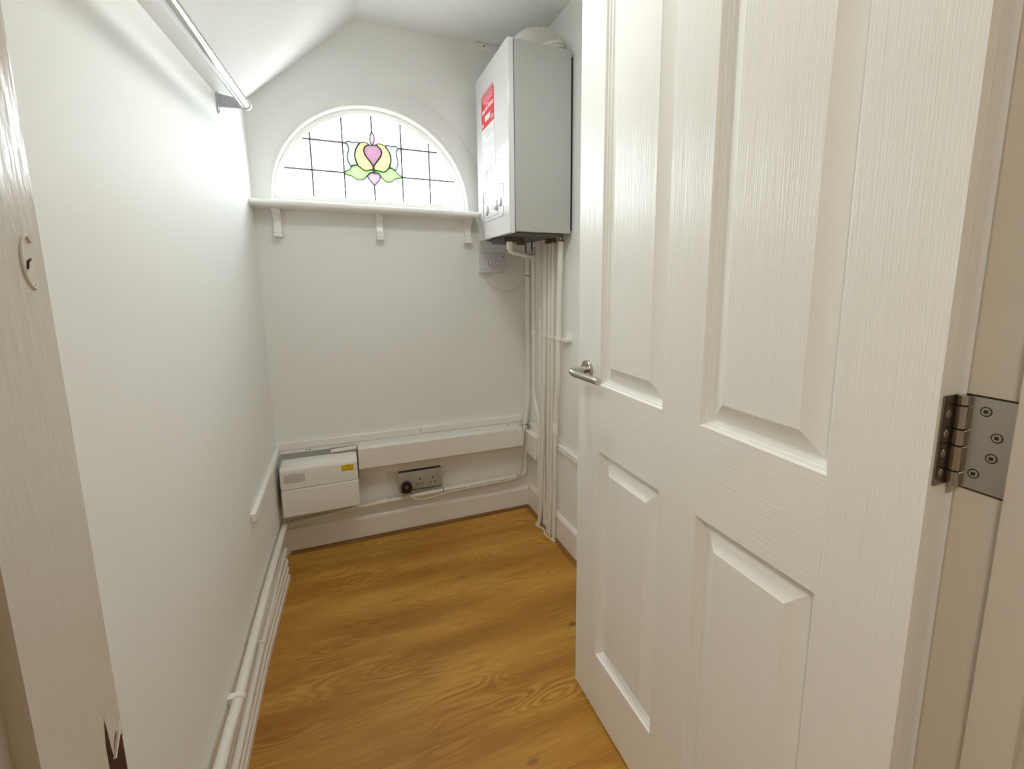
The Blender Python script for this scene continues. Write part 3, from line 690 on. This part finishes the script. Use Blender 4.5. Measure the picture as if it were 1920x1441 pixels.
q = wall_pipe('boiler_pipe', [(PX, -0.3665, 1.354), (PX, -0.3606, 0.968), (PX, -0.3500, 0.52), (PX, -0.335, 0.14), (PX, -0.329, 0.0)], 0.0068, 'slender straight pipe between the thin one and the reducer pipe', 0.941)
q = wall_pipe('boiler_pipe', [(PX, -0.440, 1.354), (PX, -0.422, 0.97), (PX, -0.420, 0.75), (PX, -0.402, 0.66), (PX, -0.392, 0.53)], 0.0118, 'thick pipe stepping down to a reducer, nearest the door', 0.940, arm=0.075, rad=0.04)
bm = B(); lathe(bm, (PX, -0.394, 0.565), (0, 0, -1), [(0, 0.0122), (0.002, 0.0135), (0.055, 0.0135), (0.058, 0.0125)], 20); fin(bm, 'reducer', 'pipe', q, True)
bm = B(); tube(bm, [(PX, -0.3925, 0.53), (PX, -0.384, 0.25), (PX, -0.374, 0.0)], 0.0088, 16); fin(bm, 'lower_run', 'pipe', q, True)

# white mastic bead round the pipe feet
bm = B(); tube(bm, smooth_path([(1.121, -0.19, 0.004), (1.098, -0.205, 0.004), (1.093, -0.235, 0.004), (1.106, -0.262, 0.004), (1.108, -0.285, 0.004), (1.100, -0.305, 0.004), (1.100, -0.340, 0.004), (1.106, -0.372, 0.004), (1.112, -0.392, 0.004), (1.128, -0.394, 0.004)]), 0.0032, 8)
o = fin(bm, 'mastic_bead', 'pipe', None, True, loc=(1.1, -0.3, 0)); tag(o, 'wavy white mastic bead round the feet of the pipes', 'sealant')

# overflow conduit in the corner, then along the end wall
cd = thing('corner_conduit', (1.126, -0.03, 0.19), 'thick conduit in the corner, nearest the end wall, turning along the skirting', 'conduit')
bm = B(); tube(bm, round_path([(1.128, -0.031, 1.325), (1.126, -0.031, 0.575), (1.107, -0.033, 0.475), (1.107, -0.033, 0.200), (1.075, -0.030, 0.1862)], 0.02), 0.0108, 18); fin(bm, 'upright', 'pipe', cd, True)
bm = B(); tube(bm, [(1.080, -0.030, 0.1864), (0.60, -0.030, 0.1785), (0.3155, -0.030, 0.1686), (0.03, -0.030, 0.1490)], 0.0108, 18); fin(bm, 'floor_run', 'pipe', cd, True)
for c_, ax, L_ in (((1.1272, -0.031, 1.02), (0, 0, -1), 0.05), ((0.870, -0.030, 0.1825), (1, 0, 0.016), 0.035), ((0.795, -0.030, 0.1812), (1, 0, 0.016), 0.035), ((1.107, -0.033, 0.425), (0, 0, 1), 0.03)):
    bm = B(); lathe(bm, c_, ax, [(0, 0.0115), (0.001, 0.0130), (L_, 0.0130), (L_+0.001, 0.0115)], 20); fin(bm, 'coupling', 'pipe', cd, True)
for c_, ax, r_ in (((0.682, -0.030, 0.1800), (1, 0, 0.016), 0.0118), ((1.060, -0.030, 0.1860), (1, 0, 0.016), 0.0118), ((1.127, -0.031, 1.205), (0, 0, 1), 0.0118), ((1.107, -0.033, 0.457), (0, 0, 1), 0.0134)):
    bm = B(); lathe(bm, c_, ax, [(0, r_), (0.003, r_)], 20); fin(bm, 'black_joint', 'black', cd)
bm = B(); lathe(bm, (0.408, -0.030, 0.1717), (1, 0, 0.03), [(0, 0.0112), (0.001, 0.0140), (0.011, 0.0140), (0.012, 0.0112)], 20); box(bm, 0.409, 0.419, -0.026, -0.0003, 0.166, 0.178, 0.001); fin(bm, 'pipe_clip', 'plastic', cd, True)
bm = B(); lathe(bm, (1.1165, -0.0305, 1.245), (-1, 0, 0), [(0, 0.0035), (0.0006, 0.003)], 10); fin(bm, 'screw', 'steel_dark', cd)

# two pipes along the left wall
lp = thing('upper_wall_pipe', (0.02, -0.8, 0.2), 'upper painted pipe clipped along the plain wall, above the moulded skirting', 'pipe')
bm = B(); tube(bm, smooth_path([(0.016, -0.040, 0.156), (0.017, -0.15, 0.180), (0.018, -0.55, 0.214), (0.018, -0.83, 0.227), (0.019, -1.08, 0.238), (0.020, -1.22, 0.252), (0.022, -1.66, 0.268)]), 0.0115, 18); fin(bm, 'run', 'pipe', lp, True)
bm = B(); lathe(bm, (0.019, -1.070, 0.2378), (0, -1, 0.03), [(0, 0.0120), (0.002, 0.0150), (0.016, 0.0150), (0.018, 0.0120)], 20); box(bm, 0, 0.014, -1.088, -1.070, 0.224, 0.252, 0.002); fin(bm, 'pipe_clip', 'plastic', lp, True)
lp2 = thing('lower_wall_pipe', (0.02, -1.1, 0.15), 'lower painted pipe lying on top of the moulded skirting', 'pipe')
bm = B(); tube(bm, [(0.0175, -0.765, 0.1400), (0.0170, -1.2, 0.1410), (0.0170, -1.66, 0.1420)], 0.0078, 18); fin(bm, 'run', 'pipe', lp2, True)
bm = B(); tube(bm, [(0.027, -0.222, 0.1340), (0.0220, -0.5, 0.1365), (0.0185, -0.77, 0.1390)], 0.0062, 14); fin(bm, 'thin_run', 'pipe', lp2, True)
bm = B(); lathe(bm, (0.0175, -0.762, 0.1400), (0, -1, 0), [(0, 0.0085), (0.001, 0.0108), (0.010, 0.0108), (0.011, 0.0085)], 20); box(bm, 0, 0.010, -0.773, -0.762, 0.145, 0.160, 0.001); fin(bm, 'pipe_clip', 'plastic', lp2, True)

# junction box, heating control, black cables, condensate elbow
jb = thing('junction_box', (W, -0.12, 0.34), 'small white junction box behind the conduit below the wall batten', 'junction box')
bm = B(); box(bm, 1.116, W, -0.188, -0.052, 0.326, 0.4365, 0.003); fin(bm, 'back_box', 'plastic', jb)
bm = B(); box(bm, 1.100, 1.1158, -0.191, -0.049, 0.3235, 0.4365, 0.004); fin(bm, 'lid', 'plastic', jb)
for z in (0.340, 0.422):
    bm = B(); lathe(bm, (1.100, -0.168, z), (-1, 0, 0), [(0, 0.003), (0.0005, 0.0025)], 10); fin(bm, 'screw', 'ink', jb)
hc = thing('heating_control', (0.953, 0, 1.22), 'lilac-white wall control with two round knobs under the boiler', 'control')
bm = B(); box(bm, 0.892, 1.014, -0.020, 0, 1.221, 1.307, 0.002); fin(bm, 'back_box', 'plastic', hc)
bm = B(); box(bm, 0.888, 1.018, -0.030, -0.0205, 1.218, 1.311, 0.004, 3); fin(bm, 'face_plate', 'control', hc, True)
for x in (0.9408, 0.9773):
    bm = B(); lathe(bm, (x, -0.030, 1.2665), (0, -1, 0), [(0, 0.0105), (0.001, 0.0105), (0.001, 0.0085)], 24); kn = fin(bm, 'knob_ring', 'line', hc, True)
    bm = B(); lathe(bm, (x, -0.031, 1.2665), (0, -1, 0), [(0, 0.0080), (0.005, 0.0075), (0.006, 0.006)], 24); fin(bm, 'knob', 'boiler', kn, True)
bm = B(); box(bm, 0.999, 1.010, -0.0306, -0.030, 1.290, 1.296); box(bm, 0.905, 0.925, -0.0306, -0.030, 1.2325, 1.2345); fin(bm, 'print', 'line', hc)['kind'] = 'stuff'
bm = B(); tube(bm, smooth_path([(0.9217, -0.014, 1.222), (0.926, -0.016, 1.195), (0.945, -0.016, 1.165), (0.9673, -0.016, 1.149), (1.005, -0.016, 1.1345), (1.0474, -0.016, 1.136), (1.085, -0.018, 1.151), (1.117, -0.022, 1.187)]), 0.0027, 8)
o = fin(bm, 'control_cable', 'hose', None, True, loc=(1.0, -0.016, 1.14)); tag(o, 'thin white cable sagging from the wall control to the corner conduit', 'cable')
for k, (a, bb, nm) in enumerate(((-0.045, -0.075, 'black cable dropping from the boiler into the corner conduit'), (-0.125, -0.15, 'black cable dropping from the boiler beside the cranked pipe'))):
    bm = B(); tube(bm, smooth_path([(1.108, a-0.02, 1.357), (1.104, a-0.025, 1.340), (1.107, a-0.02, 1.318), (1.116, a, 1.300)]), 0.0032, 8)
    o = fin(bm, 'black_cable', 'rubber', None, True, loc=(1.11, a, 1.30)); tag(o, nm, 'cable')
cn = thing('condensate_elbow', (0.93, -0.35, 1.29), 'white plastic waste elbow hanging under the boiler', 'pipe fitting')
bm = B(); tube(bm, round_path([(0.930, -0.35, 1.338), (0.930, -0.35, 1.300), (1.05, -0.25, 1.287), (1.117, -0.142, 1.300)], 0.016), 0.0095, 16); fin(bm, 'elbow', 'plastic', cn, True)
bm = B(); lathe(bm, (0.930, -0.35, 1.338), (0, 0, -1), [(0, 0.010), (0.001, 0.0125), (0.030, 0.0125), (0.031, 0.010)], 20); fin(bm, 'nut', 'plastic', cn, True)

# ------------------------------------------------------------------ fuse box, trunking, socket
fb = thing('fuse_box', (0.165, 0, 0.2), 'cream fuse box with a yellow warning label in the low corner', 'fuse box')
fx0, fx1, fz0, fz1, fy = 0.0185, 0.3085, 0.2215, 0.4325, -0.128
bm = B(); box(bm, fx0+0.004, fx1-0.004, -0.10, 0, fz0+0.003, fz1-0.004, 0.002); fin(bm, 'back_box', 'seam', fb)
bm = B(); prism(bm, [(-0.022, 0.3395), (fy+0.0015, 0.3395), (fy, 0.341), (fy, 0.414), (fy+0.002, 0.421), (fy+0.007, 0.4265), (fy+0.018, 0.430), (-0.022, 0.4340)], lambda u, v, w: (w, u, v), fx0, fx1)
bmesh.ops.bevel(bm, geom=[e for e in bm.edges if abs(e.verts[0].co.x-e.verts[1].co.x) < 1e-6], offset=0.003, segments=2, affect='EDGES')
fin(bm, 'upper_cover', 'plastic', fb, True)
bm = B(); box(bm, fx0+0.0005, fx1+0.001, fy-0.002, -0.06, fz0, 0.3370, 0.004, 3); fin(bm, 'lower_cover', 'plastic', fb, True)
bm = B(); box(bm, 0.2455, 0.2945, fy-0.0008, fy, 0.386, 0.412); yl = fin(bm, 'warning_label', 'yellow', fb); yl['label'] = 'yellow label with dark print'
bm = B()
box(bm, 0.262, 0.283, fy-0.0012, fy-0.0006, 0.4055, 0.4085)
for x in (0.2485, 0.2865): prism(bm, [(x, 0.404), (x+0.0055, 0.404), (x+0.00275, 0.4095)], lambda u, v, w: (u, w, v), fy-0.0012, fy-0.0006)
for z in (0.400, 0.3965): box(bm, 0.251, 0.289, fy-0.0012, fy-0.0006, z, z+0.0012)
box(bm, 0.250, 0.290, fy-0.0012, fy-0.0006, 0.388, 0.3915); fin(bm, 'print', 'olive', yl)['kind'] = 'stuff'
bm = B(); box(bm, 0.032, 0.108, fy-0.0008, fy, 0.366, 0.402); rp = fin(bm, 'rating_plate', 'mauve', fb)
bm = B(); box(bm, 0.056, 0.078, fy-0.0008, fy, 0.4055, 0.4085); fin(bm, 'name_print', 'ink', fb)
bm = B(); tube(bm, [(0.208, -0.028, 0.4465), (0.312, -0.028, 0.4500)], 0.0085, 16)
o = fin(bm, 'conduit_stub', 'pipe', None, True, loc=(0.26, -0.028, 0.448)); tag(o, 'short white conduit stub above the fuse box', 'conduit')

tk = thing('square_trunking', (0.7, -0.016, 0.36), 'long square white trunking running from the fuse box to the pipe corner', 'trunking')
bm = B(); box(bm, 0.3165, 1.080, -0.068, -0.0165, 0.3645, 0.4505, 0.002); fin(bm, 'channel', 'plastic', tk)
bm = B(); box(bm, 0.3155, 1.0805, -0.074, -0.0685, 0.362, 0.4525, 0.002); fin(bm, 'lid', 'plastic', tk)

so = thing('triple_socket', (0.58, 0, 0.21), 'grey three-gang wall socket under the square trunking', 'socket')
bm = B(); box(bm, 0.484, 0.678, -0.034, 0, 0.2045, 0.2985, 0.003); fin(bm, 'back_box', 'underside', so)
bm = B(); box(bm, 0.4795, 0.680, -0.042, -0.0345, 0.2125, 0.3005, 0.003, 2); fin(bm, 'face_plate', 'socket', so, True)
def hole(bm, x, z, w, h): box(bm, x-w/2, x+w/2, -0.0426, -0.0418, z-h/2, z+h/2)
for cx in (0.574, 0.634):
    bm = B(); hole(bm, cx, 0.2595, 0.0045, 0.009); hole(bm, cx-0.011, 0.237, 0.007, 0.0045); hole(bm, cx+0.011, 0.237, 0.007, 0.0045); fin(bm, 'pin_slots', 'black', so)['kind'] = 'stuff'
for cx in (0.604, 0.664):
    bm = B(); box(bm, cx-0.006, cx+0.006, -0.0455, -0.042, 0.268, 0.288, 0.0015); fin(bm, 'switch', 'socket', so)
pg = thing('plug', (0.510, -0.042, 0.235), 'black plug in the first outlet of the grey wall socket', 'plug')
bm = B(); prism(bm, [(-0.022, -0.020), (-0.012, -0.027), (0.012, -0.027), (0.022, -0.020), (0.025, 0.006), (0.018, 0.020), (0.008, 0.026), (-0.008, 0.026), (-0.018, 0.020), (-0.025, 0.006)], lambda u, v, w: (0.512+u, w, 0.2365+v), -0.072, -0.0425)
bmesh.ops.bevel(bm, geom=list(bm.edges), offset=0.004, segments=2, affect='EDGES'); fin(bm, 'body', 'black', pg, True)
bm = B(); lathe(bm, (0.512, -0.0722, 0.242), (0, -1, 0), [(0, 0.0085), (0.001, 0.008)], 16); fin(bm, 'fuse_mark', 'ruby', pg)
bm = B(); tube(bm, smooth_path([(0.518, -0.055, 0.209), (0.526, -0.056, 0.190), (0.545, -0.052, 0.172), (0.580, -0.048, 0.160), (0.630, -0.045, 0.160), (0.680, -0.044, 0.168), (0.75, -0.044, 0.172), (0.90, -0.044, 0.176), (1.03, -0.044, 0.180), (1.075, -0.046, 0.205), (1.082, -0.048, 0.28), (1.075, -0.084, 0.36), (1.082, -0.080, 0.42), (1.100, -0.047, 0.475)]), 0.0034, 8); fin(bm, 'lead_cable', 'hose', pg, True)

# ------------------------------------------------------------------ door, open against the pipes' wall
HX, TH = 0.8596, 0.035
dz0, dz1 = 0.008, 1.989
door = bpy.data.objects.new('door_1', None); C.objects.link(door); door.location = (HX, YF, 0)
struct(door, 'white wood-grained four panel door standing open', 'door')
DS = YF+0.838
def S(s): return YF+s
SK = 0.0185   # moulded skin depth
# s0,s1,z0,z1 of the panel openings
PAN = [(0.1155, 0.3600, 0.181, 0.7585), (0.4700, 0.7190, 0.181, 0.7585), (0.1155, 0.3600, 0.929, 1.872), (0.4700, 0.7220, 0.929, 1.872)]
bm = B(); box(bm, HX+SK, HX+TH, S(0), S(0.838), dz0, dz1); fin(bm, 'core', 'door_mould', door)
def skin(name, s0, s1, z0, z1, mt_):
    bm = B(); box(bm, HX, HX+SK+0.0002, S(s0), S(s1), z0, z1); return fin(bm, name, mt_, door)
bm = B(); box(bm, HX, HX+SK+0.0002, S(0), S(0.1155), dz0, dz1); fin(bm, 'stile', 'door', door)
bm = B(); box(bm, HX, HX+SK+0.0002, S(0.722), S(0.838), dz0, dz1); fin(bm, 'stile', 'door', door)
skin('rail', 0.1155, 0.722, dz0, 0.181, 'door_rail'); skin('rail', 0.1155, 0.722, 0.7585, 0.929, 'door_rail'); skin('rail', 0.1155, 0.722, 1.872, dz1, 'door_rail')
skin('mullion', 0.360, 0.470, 0.181, 0.7585, 'door'); skin('mullion', 0.360, 0.470, 0.929, 1.872, 'door')
PRF = [(0.0, 0.0), (0.0015, 0.0008), (0.0030, 0.0042), (0.0045, 0.0046), (0.0060, 0.0050), (0.0072, 0.0078), (0.0090, 0.0083), (0.0104, 0.0088), (0.0118, 0.0118), (0.0140, 0.0126), (0.0165, 0.0126), (0.0470, 0.0024), (0.0485, 0.0016)]
for s0, s1, z0, z1 in PAN:
    if s0 > 0.4: s1 = 0.722
    bm = B(); rgs = []
    for o_, dp in PRF:
        dp *= 1.4
        rgs.append([bm.verts.new((HX+dp, S(a), b_)) for a, b_ in ((s0+o_, z0+o_), (s1-o_, z0+o_), (s1-o_, z1-o_), (s0+o_, z1-o_))])
    for A, D in zip(rgs, rgs[1:]):
        for k in range(4): bm.faces.new((A[k], A[(k+1) % 4], D[(k+1) % 4], D[k]))
    pn = fin(bm, 'panel_moulding', 'door_mould', door)
    bm = B(); o_, dp = PRF[-1]; dp *= 1.4; box(bm, HX+dp, HX+SK, S(s0+o_), S(s1-o_), z0+o_, z1-o_); fin(bm, 'raised_field', 'door', pn)
# lever handle
hd = bpy.data.objects.new('handle', None); C.objects.link(hd); hd.parent = door; hd.location = (0, 0.783, 0.957)
hy, hz = YF+0.783, 0.957
bm = B(); lathe(bm, (HX, hy, hz), (-1, 0, 0), [(0, 0.0255), (0.006, 0.0255), (0.0085, 0.024), (0.009, 0.012)], 36); fin(bm, 'rose', 'steel', hd, True)
bm = B(); tube(bm, smooth_path([(HX-0.007, hy, hz), (HX-0.030, hy, hz), (HX-0.044, hy-0.003, hz), (HX-0.053, hy-0.014, hz), (HX-0.053, hy-0.032, hz-0.001), (HX-0.046, hy-0.065, hz-0.003), (HX-0.040, hy-0.098, hz-0.005), (HX-0.038, hy-0.122, hz-0.006)], 5), 0.0088, 16, flat=1.0); fin(bm, 'lever', 'steel', hd, True)
# latch faceplate on the far edge
bm = B(); box(bm, HX+0.007, HX+0.028, S(0.838), S(0.8395), 0.87, 1.04, 0.0005); fin(bm, 'latch_plate', 'steel', door)
# hinge
hg = bpy.data.objects.new('hinge', None); C.objects.link(hg); hg.parent = door; hg.location = (0.035, -0.006, 1.013)
KX, KY, Z0, Z1 = HX+TH-0.0025, YF-0.007, 0.9625, 1.0625
prof = [(Z0, Z0+0.0155), (Z0+0.0165, Z0+0.044), (Z0+0.045, Z0+0.0625), (Z0+0.0635, Z0+0.0885), (Z0+0.0895, Z1)]
for a, b_ in prof:
    bm = B(); lathe(bm, (KX, KY, a), (0, 0, 1), [(0, 0.0058), (0.0006, 0.0066), (b_-a-0.0006, 0.0066), (b_-a, 0.0058)], 22); fin(bm, 'knuckle', 'steel', hg, True)
bm = B(); box(bm, HX+0.006, KX+0.002, YF-0.0022, YF-0.0002, Z0, Z1, 0.0003, 1); fin(bm, 'door_leaf', 'steel_reflect', hg)
JX = 0.8966  # jamb face
bm = B(); box(bm, JX-0.0022, JX-0.0002, YF-0.052, KY+0.002, Z0, Z1, 0.0003, 1); fin(bm, 'jamb_leaf', 'steel', hg)
bm = B(); box(bm, JX-0.0012, JX-0.0001, YF-0.0535, YF-0.052, Z0-0.001, Z1+0.001); box(bm, JX-0.0012, JX-0.0001, YF-0.0535, KY, Z0-0.0018, Z0-0.0002); box(bm, JX-0.0012, JX-0.0001, YF-0.0535, KY, Z1+0.0002, Z1+0.0018); fin(bm, 'rebate_line', 'steel_dark', hg)
for k, (dy, z) in enumerate(((-0.026, 1.0485), (-0.038, 1.0235), (-0.036, 1.0010), (-0.023, 0.9800))):
    bm = B(); lathe(bm, (JX-0.0022, YF+dy, z), (-1, 0, 0), [(0, 0.0052), (0.0004, 0.0052), (0.0004, 0.0046)], 22); fin(bm, 'screw_rim', 'steel_dark', hg, True)
    bm = B(); lathe(bm, (JX-0.0026, YF+dy, z), (-1, 0, 0), [(0, 0.0043), (0.0005, 0.0039)], 22); fin(bm, 'screw', 'steel', hg, True)
    bm = B(); box(bm, JX-0.0034, JX-0.0030, YF+dy-0.0018, YF+dy+0.0018, z-0.0018, z+0.0018); fin(bm, 'screw_cross', 'steel_dark', hg)
for z in (1.042, 1.020, 0.998, 0.976):
    bm = B(); lathe(bm, (HX+0.017, YF-0.0022, z), (0, -1, 0), [(0, 0.0042), (0.0005, 0.0038)], 18); fin(bm, 'screw', 'steel', hg, True)

# door frame: hinge jamb with rebate and stop, head, and the old post opposite
fr = bpy.data.objects.new('trim_10', None); C.objects.link(fr); fr.location = (JX, YF, 0); struct(fr, 'painted door jamb carrying the steel hinge', 'door frame')
bm = B(); prism(bm, [(W-0.22+0.005, YF-0.0065), (W-0.22+0.005, YH-0.01), (JX, YH-0.01), (JX, YF-0.0085), (JX+0.0006, YF-0.0071), (JX+0.002, YF-0.0065)], lambda u, v, w: (u, v, w), 0, 2.04); fin(bm, 'lining', 'jamb', fr)
bm = B(); box(bm, JX+0.0045, JX+0.030, YF-0.0064, YF+0.045, 0, 2.03, 0.001); fin(bm, 'architrave', 'gloss', fr)
bm = B(); box(bm, JX-0.012, JX, YF-0.094, YF-0.0535, 0, 2.028, 0.002); fin(bm, 'door_stop', 'jamb', fr)
bm = B(); box(bm, 0.045, JX, YH-0.01, YF, 2.008, 2.05, 0.001); struct(fin(bm, 'trim_11', 'jamb'), 'head of the door frame', 'door frame')
po_ = bpy.data.objects.new('trim_12', None); C.objects.link(po_); po_.location = (0.0, -1.70, 0); struct(po_, 'old gloss painted door post with its lower corner broken away', 'door frame')
Y0, Y1 = -1.668, -1.790
jag = [(-1.7015, 0.738), (-1.6985, 0.755), (-1.6965, 0.765), (-1.6945, 0.750), (-1.6925, 0.728), (-1.6905, 0.716), (-1.6880, 0.722), (-1.6840, 0.730), (-1.6800, 0.733), (-1.6760, 0.728), (Y0, 0.716)]
bm = B(); box(bm, 0.0, 0.057, Y1, -1.7015, 0, 2.04)
for (a, za), (b_, zb_) in zip(jag, jag[1:]): prism(bm, [(a, za), (b_, zb_), (b_, 2.04), (a, 2.04)], lambda u, v, w: (w, u, v), 0.0, 0.057)
bmesh.ops.remove_doubles(bm, verts=bm.verts, dist=1e-5)
for f in list(bm.faces):
    if abs(f.normal.y) > 0.999 and f.calc_area() > 0.05 and -1.7016 < f.calc_center_median().y < Y0-0.001: bm.faces.remove(f)
fin(bm, 'post', 'gloss_rough', po_)
bm = B(); box(bm, 0.0, 0.0564, -1.7014, -1.6685, 0.0, 0.80); tb = fin(bm, 'bare_timber', 'timber', po_); tb['label'] = 'dark brown bare timber'
bm = B(); prism(bm, [(-1.6915, 0.712), (-1.6895, 0.711), (-1.6730, 0.728), (-1.6718, 0.738), (-1.6752, 0.734)], lambda u, v, w: (w, u, v), 0.0540, 0.0585); fin(bm, 'torn_paint', 'gloss', po_)
bm = B(); tube(bm, smooth_path([(0.057, -1.6850, 1.212), (0.057, -1.6895, 1.217), (0.057, -1.6960, 1.214), (0.057, -1.7010, 1.203), (0.057, -1.7005, 1.188), (0.057, -1.6950, 1.178), (0.057, -1.6890, 1.174), (0.057, -1.6850, 1.177)]), 0.0017, 10); fin(bm, 'knot_ridge', 'gloss_rough', po_, True)
bm = B(); tube(bm, [(0.0572, -1.6945, 1.190), (0.0572, -1.6925, 1.196), (0.0572, -1.6885, 1.198)], 0.0012, 6); fin(bm, 'knot_crack', 'timber', po_)
bm = B(); prism(bm, [(0.0, Y1), (0.043, Y1), (0.043, YH-0.01), (0.0, YH-0.01)], lambda u, v, w: (u, v, w), 0, 2.04); fin(bm, 'rebate_lining', 'jamb', po_)
